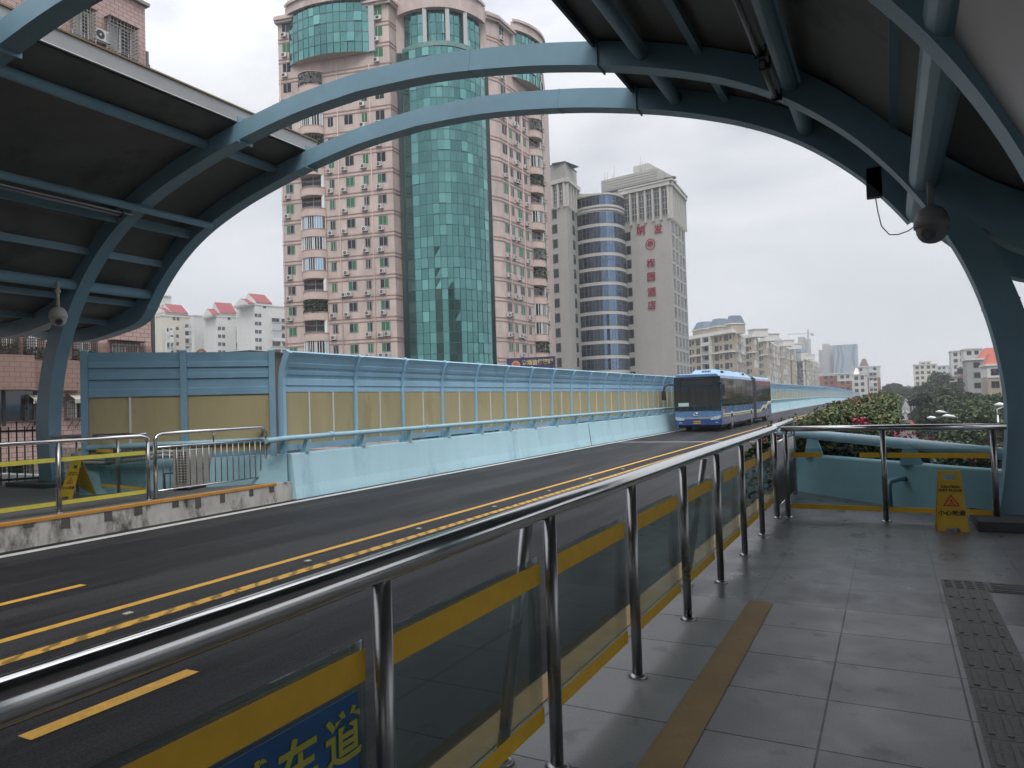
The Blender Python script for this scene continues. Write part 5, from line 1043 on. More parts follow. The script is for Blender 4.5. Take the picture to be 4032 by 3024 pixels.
# (a) tall grey-white slab half hidden behind the canopy
t, f_, z_ = mkblock('apartment_block', 'weathered pale tower top peeping out beside the canopy curl', 'building', 616, 680, 1165, 330, WB, dD=6, group='white blocks with red roofs'); b = MB()
for i in range(6): b.fbox(f_, i * 1.6, i * 1.6 + .5, 0, .1, z_ - 7.5, z_ - 4.5 + R.random(), mat('stain_grey', (.16, .16, .16), .9))
b.fbox(f_, 3, 6.6, -10, .6, z_, z_ + .6, WB); b.build('stained_frieze', t); windows(t, f_, [1.6, 4, 6.4], [z_ - 10 - 3 * k for k in range(7)], 1.1, 1.2, 'd')
t['group'] = 'white blocks with red roofs'
def redblock(label, x0, x1, ywall, roofs, balc, wins, D, slab=None, cream=WB):
    t, f_, z_ = mkblock('apartment_block', label, 'building', x0, x1, ywall, D, cream, dD=10, group='white blocks with red roofs')
    for (xa, xb, yb, yt) in roofs:
        ua_, ub_ = f_.u(xa, 1400), f_.u(xb, 1400); zz = zof(yb, xa, D); zt2 = zof(yt, xa, D); b = MB(); b.fbox(f_, ua_, ub_ + .0, -10.6, -.35, z_, zz, cream); b.build('attic', t); gable(t, f_, ua_, ub_, zz, zt2 - zz)
    for (xa, xb, yt, n) in balc: balconies(t, f_, f_.u(xa, 1400), f_.u(xb, 1400), [zof(yt, xa, D) - 3 - 3 * k for k in range(n)])
    for (xs, yt, n) in wins: windows(t, f_, [f_.u(x, 1400) for x in xs], [zof(yt, xs[0], D) - 3 * k for k in range(n)], 1.1, 1.3, 'd')
    return t, f_
redblock('white apartment block with one small and one large red gable roof, leftmost of the row', 640, 772, 1248, [(652, 676, 1232, 1208), (676, 744, 1232, 1192)], [(652, 680, 1290, 4), (724, 764, 1268, 5)], [((688, 704), 1262, 1), ((700,), 1300, 4)], 285, cream=CRM)
t, f_ = redblock('plain white flat-topped block between the red-roofed blocks', 766, 858, 1248, [], [(810, 850, 1290, 5)], [], 292)
redblock('white apartment block with a steep red gable in the middle of the row', 856, 1010, 1250, [(838, 868, 1246, 1216), (868, 936, 1236, 1188)], [(925, 1000, 1285, 5)], [((866, 882), 1304, 5), ((905,), 1262, 1)], 280)
redblock('tallest white block with a red gable, beside the pink tower', 1008, 1140, 1206, [(980, 1008, 1204, 1178), (1012, 1076, 1196, 1154)], [(1066, 1140, 1245, 6)], [((1012, 1026), 1254, 6), ((1046,), 1216, 1)], 270)
# low roofs over the barrier
t = thing('arched_gable_house', 'low building with a round brick arch window just above the end screen', 'building', (*G(800, 75), GB)); fa_ = Fr(G(720, 78, 1400), G(985, 74, 1400)); zz = zof(1388, 800, 76); b = MB(); b.fbox(fa_, 0, fa_.L, -8, 0, GB, zz - .3, mat('brick_brown', (.09, .06, .05), .8, var=.1)); b.fbox(fa_, -.3, fa_.L + .3, -8.3, .3, zz - .3, zz - .1, DARK)
u = fa_.u(797, 1380); c = [fa_.pt(u + 1.05 * math.cos(rad(a)), .2, zz - .6 + 1.05 * math.sin(rad(a))) for a in range(0, 181, 15)]; c2 = [fa_.pt(u + .78 * math.cos(rad(a)), .2, zz - .6 + .78 * math.sin(rad(a))) for a in range(0, 181, 15)]; b.strip(c, c2, mat('arch_brown', (.24, .12, .09), .8)); b.poly([fa_.pt(u + .78 * math.cos(rad(a)), .15, zz - .6 + .78 * math.sin(rad(a))) for a in range(0, 181, 15)], WBLUE)
for a in (45, 90, 135): b.strip([fa_.pt(u, .22, zz - .6), fa_.pt(u + .8 * math.cos(rad(a)), .22, zz - .6 + .8 * math.sin(rad(a)))], [fa_.pt(u + .05, .22, zz - .6), fa_.pt(u + .05 + .8 * math.cos(rad(a)), .22, zz - .6 + .8 * math.sin(rad(a)))], WHITE)
b.build('wall', t)
b = MB(); q = fa_.pt(-1.2, 0, zz - .3); b.lathe([(.02, zz - .3), (.5, zz + .1), (.52, zz + .3)], q[0], q[1], WHITE, 14) if False else b.tube([q, (q[0] + .15, q[1] - .2, zz + .15)], [.05, .42], WHITE, 14); tag(b.build('satellite_dish'), 'small pale satellite dish beside the arched gable', 'satellite dish')

# ---- beige apartment rows along the road (left of the far road)
BEI = mat('beige_render', (.40, .35, .265), .8, var=.06, vs=.1); BWT = mat('white_trim', (.58, .57, .54), .7); RBL = mat('roof_slate_blue', (.13, .17, .22), .6)
def hip(t, fr_, u0, u1, w0, w1, z0, h, m_, top=.35, nm='roof'):
    b = MB(); du, dw = (u1 - u0) * (1 - top) / 2, (w1 - w0) * (1 - top) / 2; A = [fr_.pt(u0, w1, z0), fr_.pt(u1, w1, z0), fr_.pt(u1, w0, z0), fr_.pt(u0, w0, z0)]; T = [fr_.pt(u0 + du, w1 - dw, z0 + h), fr_.pt(u1 - du, w1 - dw, z0 + h), fr_.pt(u1 - du, w0 + dw, z0 + h), fr_.pt(u0 + du, w0 + dw, z0 + h)]
    b.hexa(A + T, m_); b.build(nm, t)
def beige(label, x0, x1, xs, D0, D1, Ds, ytop, hips=0, nf=7, seed=1):
    R.seed(seed); t = thing('beige_apartment_block', label, 'building', (*G(x1, D1), GB), 'beige apartment blocks along the busway')
    f1 = Fr(G(x0, D0), G(x1, D1)); f2 = Fr(G(x1, D1), G(xs, Ds)); zt_ = zof(ytop, x1, D1)
    p0 = f1.pt(0, 0, 0)[:2]; p1 = f1.pt(f1.L, 0, 0)[:2]; p2 = f2.pt(f2.L, 0, 0)[:2]; p3 = (p2[0] - f1.d.x * f1.L, p2[1] - f1.d.y * f1.L); b = MB(); b.prism([p0, p1, p2, p3], GB, zt_, BEI, CONC)
    b.build('wall', t); b = MB()
    for fr_ in (f1, f2):
        b.fbox(fr_, -.5, fr_.L + .6, -.3, .9, zt_ - .2, zt_ + .25, BWT); b.fbox(fr_, -.3, fr_.L + .3, -.3, .4, zt_ + .25, zt_ + 1.1, BWT); b.fbox(fr_, -.3, fr_.L + .5, 0, .8, zt_ - 6.4, zt_ - 6.0, BWT)
    b.build('cornice', t)
    n1 = max(1, int(f1.L / 5.5)); n2 = max(1, int(f2.L / 6))
    for k in range(nf):
        z = zt_ - 3 - 3.05 * k
        for i in range(n1):
            u = f1.L * (i + .5) / n1
            if i == n1 // 2 and n1 > 1: balconies(t, f1, u - 2.4, u + 2.4, [z], BWT, 1, 1.4)
            else: inst(winmesh(2.2, 1.9, 'd', frame=HF), 'window', t, f1.pt(u - .8, 0, z + .5), f1.a); inst(winmesh(1.1, 1.3, 'd', frame=HF), 'window', t, f1.pt(u + 1.6, 0, z + .9), f1.a)
        for i in range(n2):
            u = f2.L * (i + .5) / n2; hw = f2.L / n2 * .30; balconies(t, f2, u - hw, u + hw, [z], R.choice((BWT, BEI, mat('balcony_grey', (.36, .34, .31), .8))), 1, 1.0)
    for i in range(hips):
        ua_, ub_ = f1.u(2702 + 64 * i, 1280), f1.u(2744 + 54 * i, 1280); b = MB(); b.fbox(f1, ua_, ub_, -8, -2.5, zt_, zt_ + 3.1, BEI); b.fbox(f1, ua_ - .3, ub_ + .3, -8.3, -2.2, zt_ + 3.1, zt_ + 3.5, BWT); b.build('attic', t); hip(t, f1, ua_, ub_, -8, -2.5, zt_ + 3.5, 2.6, RBL, .62)
    if not hips: 
        b = MB(); b.fbox(f1, f1.L * .3, f1.L * .9, -7, -1, zt_, zt_ + 3, BWT); b.fbox(f1, f1.L * .3 - .4, f1.L * .9 + .4, -7.4, -.6, zt_ + 3, zt_ + 3.4, BWT); b.build('penthouse', t)
    return t
beige('beige apartment block with three slate blue mansard attics, next to the grey hotel', 2700, 2884, 2924, 262, 235, 262, 1308, 3, 7, 1)
beige('beige apartment block standing second from the hotel with white cornices', 2925, 2964, 2975, 300, 292, 305, 1326, 0, 7, 2)
beige('beige apartment block third from the hotel with stacked white balconies', 2972, 3012, 3060, 330, 320, 372, 1342, 0, 7, 3)
beige('beige apartment block fourth from the hotel, long balcony side', 3050, 3078, 3100, 400, 390, 425, 1362, 0, 7, 4)
beige('beige apartment block with a small tower above, fifth from the hotel', 3085, 3112, 3126, 440, 430, 460, 1375, 0, 7, 5)
tq = beige('low beige apartment block under a little blue pyramid roof near the far towers', 3118, 3168, 3218, 470, 455, 520, 1416, 0, 6, 6)
fq = Fr(G(3112, 462), G(3150, 455)); zq = zof(1412, 3130, 460); b = MB(); b.fbox(fq, 0, fq.L, -6, 0, zq - 2, zq + 3.5, BWT); b.build('turret', tq); hip(tq, fq, -.3, fq.L + .3, -6, .3, zq + 3.5, 5, RBL, .3)
# ---- far hazy towers
FW = mat('far_white', (.33, .31, .30), .85, var=.05, vs=.05)
def fartower(name, label, parts_, D, m_, dD=0, stripes=0, group='hazy towers on the skyline'):
    t = thing(name, label, 'tower', (*G(parts_[0][0], D), GB), group)
    for (xa, xb, yt, o_) in parts_:
        ga = G(xa, D + o_); rr_ = ray(xb, 1300); fr_ = Fr(ga, (rr_.x / rr_.y * ga[1], ga[1])); z = zof(yt, xa, D); b = MB(); b.fbox(fr_, 0, fr_.L, -18, 0, GB, z, m_); b.build('wall', t); b = MB()
        for k in range(int((z - 15) / 3.1)):
            for i in range(max(2, int(fr_.L / 5))): u = fr_.L * (i + .5) / max(2, int(fr_.L / 5)); b.fbox(fr_, u - .9, u + .9, 0, .12, 12 + k * 3.1, 13.5 + k * 3.1, mat('far_window', (.20, .21, .22), .4))
        o = b.build('windows', t); o['kind'] = 'stuff'
    return t
fartower('far_tower', 'pale hazy residential tower beside the crane', [(3125, 3140, 1350, 5), (3140, 3165, 1327, 0), (3163, 3185, 1333, 3)], 900, FW)
fartower('far_tower', 'pale hazy tower left of the blue glass tower', [(3219, 3234, 1378, 5), (3234, 3262, 1355, 0), (3260, 3279, 1361, 3)], 880, FW)
fartower('far_tower', 'hazy pale tower top behind the beige balcony blocks', [(3040, 3064, 1332, 0), (3062, 3080, 1338, 3)], 620, mat('far_cream', (.34, .31, .28), .85))
bt = thing('glass_tower', 'hazy blue glass tower with wavy vertical ribs on the skyline', 'tower', (*G(3325, 860), GB), 'hazy towers on the skyline'); ga = G(3278, 860); rr_ = ray(3372, 1300); fg = Fr(ga, (rr_.x / rr_.y * ga[1], ga[1])); z = zof(1363, 3325, 870); GBL = mat('far_glass_blue', (.16, .26, .36), .25, var=.12, vs=.03); GBD = mat('far_glass_dark', (.07, .12, .18), .2)
b = MB(); b.fbox(fg, 0, fg.L, -25, 0, GB, z, GBL); b.build('glass_wall', bt); b = MB()
for k in range(6):
    pts = [(fg.L * (.05 + .18 * k) + 1.6 * math.sin(i * .55 + k), GB + (z - GB) * i / 16) for i in range(17)]
    b.strip([fg.pt(u, .3, zz) for u, zz in pts], [fg.pt(u + .8, .3, zz) for u, zz in pts], FW)
    if k in (0, 4, 1): b.strip([fg.pt(u + 1.2, .2, zz) for u, zz in pts], [fg.pt(u + 4, .2, zz) for u, zz in pts], GBD)
b.fbox(fg, -.3, fg.L + .3, -1, .5, z, z + .8, FW); b.build('wavy_ribs', bt)
cr_ = thing('tower_crane', 'thin hazy tower crane rising beside the pale tower', 'crane', (*G(3181, 890), GB)); q = G(3181, 890); zc = zof(1313, 3181, 890); b = MB(); CR = mat('crane_grey', (.32, .31, .30), .7)
b.box(q[0] - .9, q[0] + .9, q[1] - .9, q[1] + .9, 50, zc + 5, CR); b.build('mast', cr_); fc = Fr(G(3100, 890, 1310), G(3203, 890, 1310)); b = MB(); b.fbox(fc, 0, fc.L, -.4, .4, zc - .6, zc + .2, CR); b.fbox(fc, fc.L - 3, fc.L, -1, 1, zc - 3, zc - .6, CR); b.build('jib', cr_)
# ---- brick and white low blocks beyond the barrier end
ORG_ = mat('orange_roof', (.42, .10, .06), .7, var=.1, vs=.5, bump=.3, bs=3)
BRK = mat('red_brick', (.26, .095, .07), .8, var=.1, vs=.2); GRW = mat('grey_white', (.47, .47, .46), .8, var=.05, vs=.1)
def mixed(label, x0, x1, yt, ysplit, D, up_m, lo_m, dD=0, nf=6, bal=True, hipm=None, seed=1, zr=None, cat='building', grp='brick and white blocks far away'):
    R.seed(seed); t = thing('brick_apartment_block', label, cat, (*G((x0 + x1) / 2, D), GB), grp); ga = G(x0, D); rr_ = ray(x1, 1300); fr_ = Fr(ga, (rr_.x / rr_.y * ga[1], ga[1])); z = zof(yt, (x0 + x1) / 2, D + dD / 2); zs = zof(ysplit, (x0 + x1) / 2, D + dD / 2)
    b = MB(); b.fbox(fr_, 0, fr_.L, -14, 0, zs, z, up_m); b.fbox(fr_, 0.02, fr_.L - .02, -14, -.02, GB, zs, lo_m); b.fbox(fr_, -.4, fr_.L + .4, -14.4, .4, z, z + .5, BWT); b.fbox(fr_, -.1, fr_.L + .1, -.1, .2, zs - .2, zs + .2, BWT); b.build('wall', t)
    n = max(1, int(fr_.L / 5))
    for k in range(nf):
        zz = z - 3 - 3 * k
        for i in range(n):
            u = fr_.L * (i + .5) / n
            if bal and i % 2 == 1: balconies(t, fr_, u - 2, u + 2, [zz], BWT, 2, 1.2)
            else: inst(winmesh(1.6, 1.6, 'd', frame=HF), 'window', t, fr_.pt(u - 1.3, 0, zz + .7), fr_.a); inst(winmesh(1.4, 1.6, 'd', frame=HF), 'window', t, fr_.pt(u + 1.3, 0, zz + .8), fr_.a)
    if hipm: hip(t, fr_, fr_.L * hipm[1], fr_.L * hipm[2], -12, -1, z + .5, hipm[3], hipm[0], .7 if hipm[0] is ORG_ else .35)
    return t, fr_, z
mixed('long low brick building with a white parapet beyond the barrier', 3218, 3292, 1476, 1480, 380, GRW, BRK, 8, 3, False, None, 1)
mixed('white-fronted block with gables above brick, right of the long brick building', 3288, 3350, 1474, 1500, 372, GRW, BRK, 10, 5, True, None, 2)
mixed('white gabled block nearest the bougainvillea ridge', 3346, 3404, 1478, 1560, 350, GRW, GRW, 10, 5, True, (BWT, .1, .5, 3), 3)
mixed('tall white block over brick with a brown hip roof in front of the sky gap', 3345, 3458, 1448, 1488, 420, GRW, BRK, 15, 7, True, (mat('roof_brown', (.13, .08, .07), .8), .28, .62, 4.5), 4)
mixed('small pale block low behind the treetops in the gap', 3480, 3515, 1512, 1520, 600, GRW, GRW, 0, 2, False, None, 5)
# right side towers
mixed('pale cream slab block left of the big tree', 3592, 3682, 1440, 1600, 420, mat('cream_far', (.52, .49, .42), .85, var=.05, vs=.1), CRM, 25, 9, False, None, 6, grp='apartment blocks on the right'); 
t, f_, z = mixed('long pale apartment slab behind the big tree', 3680, 3765, 1442, 1600, 480, GRW, GRW, 10, 9, False, None, 7, grp='apartment blocks on the right')
fk = Fr(G(3615, 430), G(3662, 432)); t2, f3, z3 = mixed('stair head block on the cream slab', 3618, 3660, 1425, 1440, 425, CRM, CRM, 3, 1, False, None, 8, grp='apartment blocks on the right')
mixed('tall white tower block with a stepped top right of the big tree', 3740, 3800, 1386, 1640, 350, GRW, mat('cream_far', (.5, .47, .4), .8), 10, 12, True, None, 9, grp='apartment blocks on the right')
mixed('grey and white block with stepped balconies behind the red roofs', 3790, 3862, 1378, 1640, 300, GRW, GRW, 6, 12, True, None, 10, grp='apartment blocks on the right')
mixed('low white house over brick below the tall tower block', 3726, 3785, 1484, 1502, 240, GRW, BRK, 4, 4, False, None, 11, grp='apartment blocks on the right')
mixed('narrow brick stair tower with white bands', 3780, 3802, 1444, 1446, 235, BRK, BRK, 2, 7, True, None, 12, grp='apartment blocks on the right')
ORG = mat('orange_roof', (.50, .13, .08), .7, var=.1, vs=.5, bump=.3, bs=3)
t, f_, z = mixed('grey balcony block under a long orange tiled roof', 3800, 3920, 1416, 1700, 215, mat('grey_block', (.27, .27, .27), .8), mat('grey_block', (.27, .27, .27), .8), -6, 9, True, (ORG, .45, 2.0, 3.0), 13, grp='apartment blocks on the right')
t, f_, z = mixed('tan apartment block with dark balcony bands and an orange hip roof beside the right column', 3880, 3990, 1438, 1482, 175, BWT, mat('tan_block', (.33, .27, .20), .8), -8, 8, True, (ORG, -.03, 1.5, 2.6), 14, grp='apartment blocks on the right')
# ------------------------------------------------------------ vegetation
def leafquad(b, c, s, m_, n=None):
    q = Vector((R.gauss(0, 1), R.gauss(0, 1), R.gauss(.4, 1))); q.normalize(); e = q.orthogonal().normalized(); a = R.uniform(0, 6.28); f = q.cross(e)
    e, f = (e * math.cos(a) + f * math.sin(a)) * s, (f * math.cos(a) - e * math.sin(a)) * s * .62
    b.poly([c - e, c + f * .9, c + e, c - f * .9], m_)
def htop(x, y):
    w_ = math.sin(y * .9) * .05 + math.sin(y * 2.3 + x * 3) * .05 + math.sin(x * 5 + y * .37) * .05
    return zroad(y) - ZR + (1.24 - .12 * abs(x + .8) ** 1.5) + w_ - max(0, 34 - y) * .009 - max(0, 15 - y) * .05
hedge = thing('bougainvillea_hedge', 'long leafy bougainvillea hedge with pink flowers along the edge of the elevated road', 'hedge', (-.8, 14, 0))
R.seed(5); b = MB()
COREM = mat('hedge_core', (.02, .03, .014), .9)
yy2 = [13.1, 16, 30, 60, 100, 150, 200, 260, 335]
for a, c in zip(yy2, yy2[1:]):
    b.hexa([(-1.6 + xoff(a), a, zroad(a) - .1), (.0 + xoff(a), a, zroad(a) - .1), (.0 + xoff(c), c, zroad(c) - .1), (-1.6 + xoff(c), c, zroad(c) - .1), (-1.35 + xoff(a), a, htop(-.8, a) - .45), (-.2 + xoff(a), a, htop(-.8, a) - .5), (-.2 + xoff(c), c, htop(-.8, c) - .35), (-1.35 + xoff(c), c, htop(-.8, c) - .35)], COREM)
b.build('dark_core', hedge); b = MB()  # solid dark core added inside to block the view through the leaves
for i in range(52000):
    t = R.random() ** 2.1; y = 12.75 + 150 * t if i % 8 else R.uniform(140, 335); xr = .10 + min(.5, (y - 13) * .008); x = R.uniform(-2.25, xr); tz = htop(x, y); edge = min(x + 2.25, xr - x)
    z = tz - abs(R.gauss(0, .13)) if R.random() < .62 else R.uniform(tz - 1.7, tz)
    if edge < .3: z = min(z, tz - (.3 - edge) * 1.1 * R.random())
    s = R.uniform(.035, .065) * (1 + max(0, y - 16) * .03)
    leafquad(b, Vector((x + xoff(y), y, z)), s, R.choices(HLEAF, weights=(3, 5, 3.2, .9))[0])
for i in range(260):     # loose shoots that break the outline
    y = 12.8 + 110 * R.random() ** 2; x = R.uniform(-2.1, .15); c = Vector((x + xoff(y), y, htop(x, y) - .1)); d = Vector((R.uniform(-.5, .5), R.uniform(-.5, .5), 1)).normalized()
    for k in range(9): leafquad(b, c + d * (.026 * k) * (1 + y * .008), .04 * (1 + max(0, y - 16) * .03), R.choices(HLEAF, weights=(1, 4, 4, 1))[0])
b.build('foliage', hedge); b = MB()
for i in range(30):
    y = 13 + 100 * R.random() ** 1.9; x = R.uniform(-2.0, .1); c = Vector((x + xoff(y), y, htop(x, y))); sz = R.uniform(.04, .10) * (1 + y * .006)
    for k in range(R.randint(10, 34)): leafquad(b, c + Vector((R.gauss(0, sz), R.gauss(0, sz), R.gauss(0, sz * .6))), R.uniform(.025, .042) * (1 + max(0, y - 16) * .02), PINKF)
b.build('flowers', hedge)
bush = thing('flower_bush', 'dark leafy bushes with pink flowers hanging behind the fat blue pipe rail', 'bush', (2, 13, 0)); b = MB(); R.seed(8)
b.hexa([(-.8, 13.2, -1.2), (6, 9.6, -1.2), (6, 11, -1.2), (-.8, 14, -1.2), (-.8, 13.2, .25), (6, 9.6, .15), (6, 10.8, .15), (-.8, 13.9, .25)], COREM); b.build('dark_core', bush); b = MB()  # the box is an added dark core behind the leaves
def btop(x): return .62 + .12 * math.sin(x * 3.1) + .1 * math.sin(x * 7.3 + 1) + (.18 if x > 1.2 else 0) - (.22 if .5 < x < 1.05 else 0)
for i in range(15000):
    x = R.uniform(-1.1, 6); y = R.uniform(12.75, 13.9) - max(0, x + .8) * .55; tz = btop(x); z = tz - abs(R.gauss(0, .14)) if R.random() < .5 else R.uniform(-.7, tz); leafquad(b, Vector((x, y, z)), R.uniform(.035, .07), R.choices(LEAFS, weights=(5, 5, 2, .6))[0])
b.build('foliage', bush); b = MB()
for x in (-.4, .1, .25, .42, 1.0, 1.15, 1.32, 1.5, 1.62, 2.05, 2.3): 
    c = Vector((x, 13.0 - (x + .8) * .55 + R.uniform(0, .4), btop(x) + R.uniform(-.02, .12))); s = R.uniform(.04, .1)
    for k in range(R.randint(14, 46)): leafquad(b, c + Vector((R.gauss(0, s), R.gauss(0, s), R.gauss(0, s * .7))), R.uniform(.022, .036), PINKF)
b.build('flowers', bush)
# trees: crowns of many leaf clumps, four shapes shared by copies
def crownmesh(seed, n=6500, blobs=15, pal=(5, 4, 1.2, 0), ls=.052):
    R.seed(seed); b = MB(); B_ = []
    for i in range(blobs):
        a = R.uniform(0, 6.28); r = R.uniform(.1, .72); z = R.uniform(-.45, .75) * (1 - r * .35); B_.append((Vector((r * math.cos(a), r * math.sin(a), z)), R.uniform(.2, .42)))
    for i in range(n):
        c, r = R.choice(B_); d = Vector((R.gauss(0, 1), R.gauss(0, 1), R.gauss(0, 1))).normalized(); p = c + d * r * (R.random() ** .35); p.z = c.z + (p.z - c.z) * .75
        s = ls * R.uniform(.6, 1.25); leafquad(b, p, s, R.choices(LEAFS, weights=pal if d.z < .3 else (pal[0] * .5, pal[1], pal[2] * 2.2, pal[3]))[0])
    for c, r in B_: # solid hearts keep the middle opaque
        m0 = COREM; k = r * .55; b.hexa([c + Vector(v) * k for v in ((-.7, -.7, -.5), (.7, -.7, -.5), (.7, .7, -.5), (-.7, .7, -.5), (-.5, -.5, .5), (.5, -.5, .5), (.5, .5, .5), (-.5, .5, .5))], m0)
    o = b.build('crown'); me = o.data; bpy.data.objects.remove(o); return me
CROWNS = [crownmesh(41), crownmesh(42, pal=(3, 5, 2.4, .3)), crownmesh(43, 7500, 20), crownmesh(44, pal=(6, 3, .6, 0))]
b = MB(); b.tube([(0, 0, 0), (.03, .02, .35), (-.02, .03, .62)], [.05, .04, .022], BARK, 8)
for a in range(5): t = a * 1.3; b.tube([(0, .02, .4 + a * .03), (.16 * math.cos(t), .16 * math.sin(t), .62 + a * .02), (.30 * math.cos(t), .30 * math.sin(t), .78)], [.024, .014, .006], BARK, 6)
o = b.build('trunk'); TRUNK = o.data; bpy.data.objects.remove(o)
trees = [ # px, D, ytop, radius, crown, label
 (3700, 205, 1462, 5.6, 2, 'tallest dark tree rising before the far apartment slabs'), (3655, 200, 1492, 4.0, 0, 'dark round tree left of the tallest tree'), (3748, 195, 1500, 4.4, 3, 'dark tree right of the tallest tree'),
 (3545, 265, 1496, 5.0, 0, 'round dark tree far off at the end of the street'), (3520, 280, 1507, 4.2, 2, 'small dark tree far off in the sky gap'), (3490, 300, 1522, 4.2, 3, 'lowest far tree beside the hedge ridge'), (3590, 250, 1514, 4.5, 1, 'far green tree left of the cream slab'), (3630, 225, 1512, 4.2, 3, 'far dark tree before the cream slab'),
 (3655, 150, 1556, 4.0, 3, 'dark street tree over the queue of cars'), (3700, 130, 1540, 5.0, 0, 'wide dark street tree in the middle of the grove'), (3720, 118, 1522, 5.6, 2, 'large dark street tree with a pale green top'), (3790, 112, 1530, 5.2, 1, 'lighter green street tree in the middle of the right grove'), (3720, 95, 1580, 4.0, 3, 'very dark low street tree above the lamp heads'), (3850, 100, 1522, 5.0, 1, 'bright green tree before the tan block'), (3900, 88, 1545, 4.8, 1, 'feathery green tree left of the right column'), (3830, 72, 1590, 4.4, 0, 'dark tree behind the street lamps'), (3760, 78, 1600, 4.0, 3, 'dark low tree under the lamp heads'), (3950, 66, 1570, 4.6, 1, 'green tree half hidden by the right column'), (3890, 58, 1625, 3.8, 1, 'near green tree with two lamps above it'), (3990, 90, 1540, 5, 2, 'dark tree behind the right column'), (3672, 170, 1570, 3.4, 2, 'dark tree over the far end of the car queue'), (4080, 60, 1540, 5, 0, 'tree outside the right column'), (3800, 50, 1690, 3.2, 0, 'nearest low tree crown behind the pink flowers'), (3930, 42, 1690, 3.2, 1, 'nearest green crown by the right column')]
R.seed(12)
for px, D, yt, r, ci, lab in trees:
    x, y = G(px, D, 1600); zt_ = zof(yt, px, D); hgt = zt_ - GB; t = thing('street_tree', lab, 'tree', (x, y, GB), 'trees along the street below')
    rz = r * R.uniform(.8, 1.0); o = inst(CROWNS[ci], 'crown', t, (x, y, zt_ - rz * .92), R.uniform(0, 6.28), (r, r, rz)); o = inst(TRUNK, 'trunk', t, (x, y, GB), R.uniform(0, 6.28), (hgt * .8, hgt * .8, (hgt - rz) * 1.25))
# low dark understorey that hides the ground between the trunks
b = MB(); R.seed(19)
for i in range(16000):
    y = R.uniform(48, 300); x = 6.0 + (y - 48) * .045 + R.random() ** 1.3 * (30 + y * .12); z = -9.2 + R.uniform(0, 1) ** .7 * (6.2 - 2.5 * (x < 9 + y * .04)); leafquad(b, Vector((x, y, z)), R.uniform(.18, .5), R.choices(LEAFS, weights=(6, 4, 1, 0))[0])
o = b.build('undergrowth'); tag(o, 'low dark shrubs and creepers filling the ground under the street trees', 'shrubs', kind='stuff')
# ------------------------------------------------------------ street below: lamps, signal, cars
LW = mat('lamp_white', (.75, .76, .78), .4)
def lamp(px, py, D, L_, lab, side=1, post=True):
    x, y = G(px, D, py); z = zof(py, px, D); t = thing('street_lamp', lab, 'street lamp', (x + L_, y, GB), 'street lamps below the viaduct'); b = MB()
    b.tube([(x - .1 * side, y, z + .02), (x + .25 * side, y, z + .05), (x + .9 * side, y, z - .05)], [.07, .17, .10], LW, 10); b.build('lamp_head', t)
    b = MB(); b.tube([(x + .8 * side, y, z - .04), (x + L_ * .6 * side, y, z - .35), (x + L_ * side, y, z - .9)], .045, LW, 8); b.build('arm', t)
    b = MB(); b.tube([(x + L_ * side, y, z - .85), (x + L_ * side, y, GB)], [.06, .10], LW, 8); b.build('pole', t)
lamp(3688, 1622, 86, 3.4, 'white street lamp head, uppermost of the three over the dark trees'); lamp(3716, 1639, 70, 3.0, 'white street lamp head, right one of the three over the dark trees'); lamp(3654, 1646, 76, 3.2, 'white street lamp head, lowest of the three, next to the pink flowers')
lamp(3921, 1595, 60, .1, 'straight white lamp post among the green trees near the right column', post=True); lamp(3941, 1598, 62, .9, 'curved white lamp beside the straight post near the right column')
x, y = G(3529, 215, 1615); zs = zof(1615, 3529, 215); t = thing('traffic_light', 'green traffic signal over the street at the hedge end', 'traffic light', (x, y, GB)); b = MB(); b.box(x - .9, x + .9, y - .2, y + .2, zs - .45, zs + .45, DARK); b.tube([(x, y, zs), (x, y, GB)], .09, WFRAME, 8); b.build('housing', t)
b = MB()
for dx_ in (-.45, .45): b.tube([(x + dx_, y - .28, zs), (x + dx_, y - .22, zs)], .32, mat('signal_green', (.02, 1, .25), .4, emit=1.6), 14)
b.build('green_lamp', t)
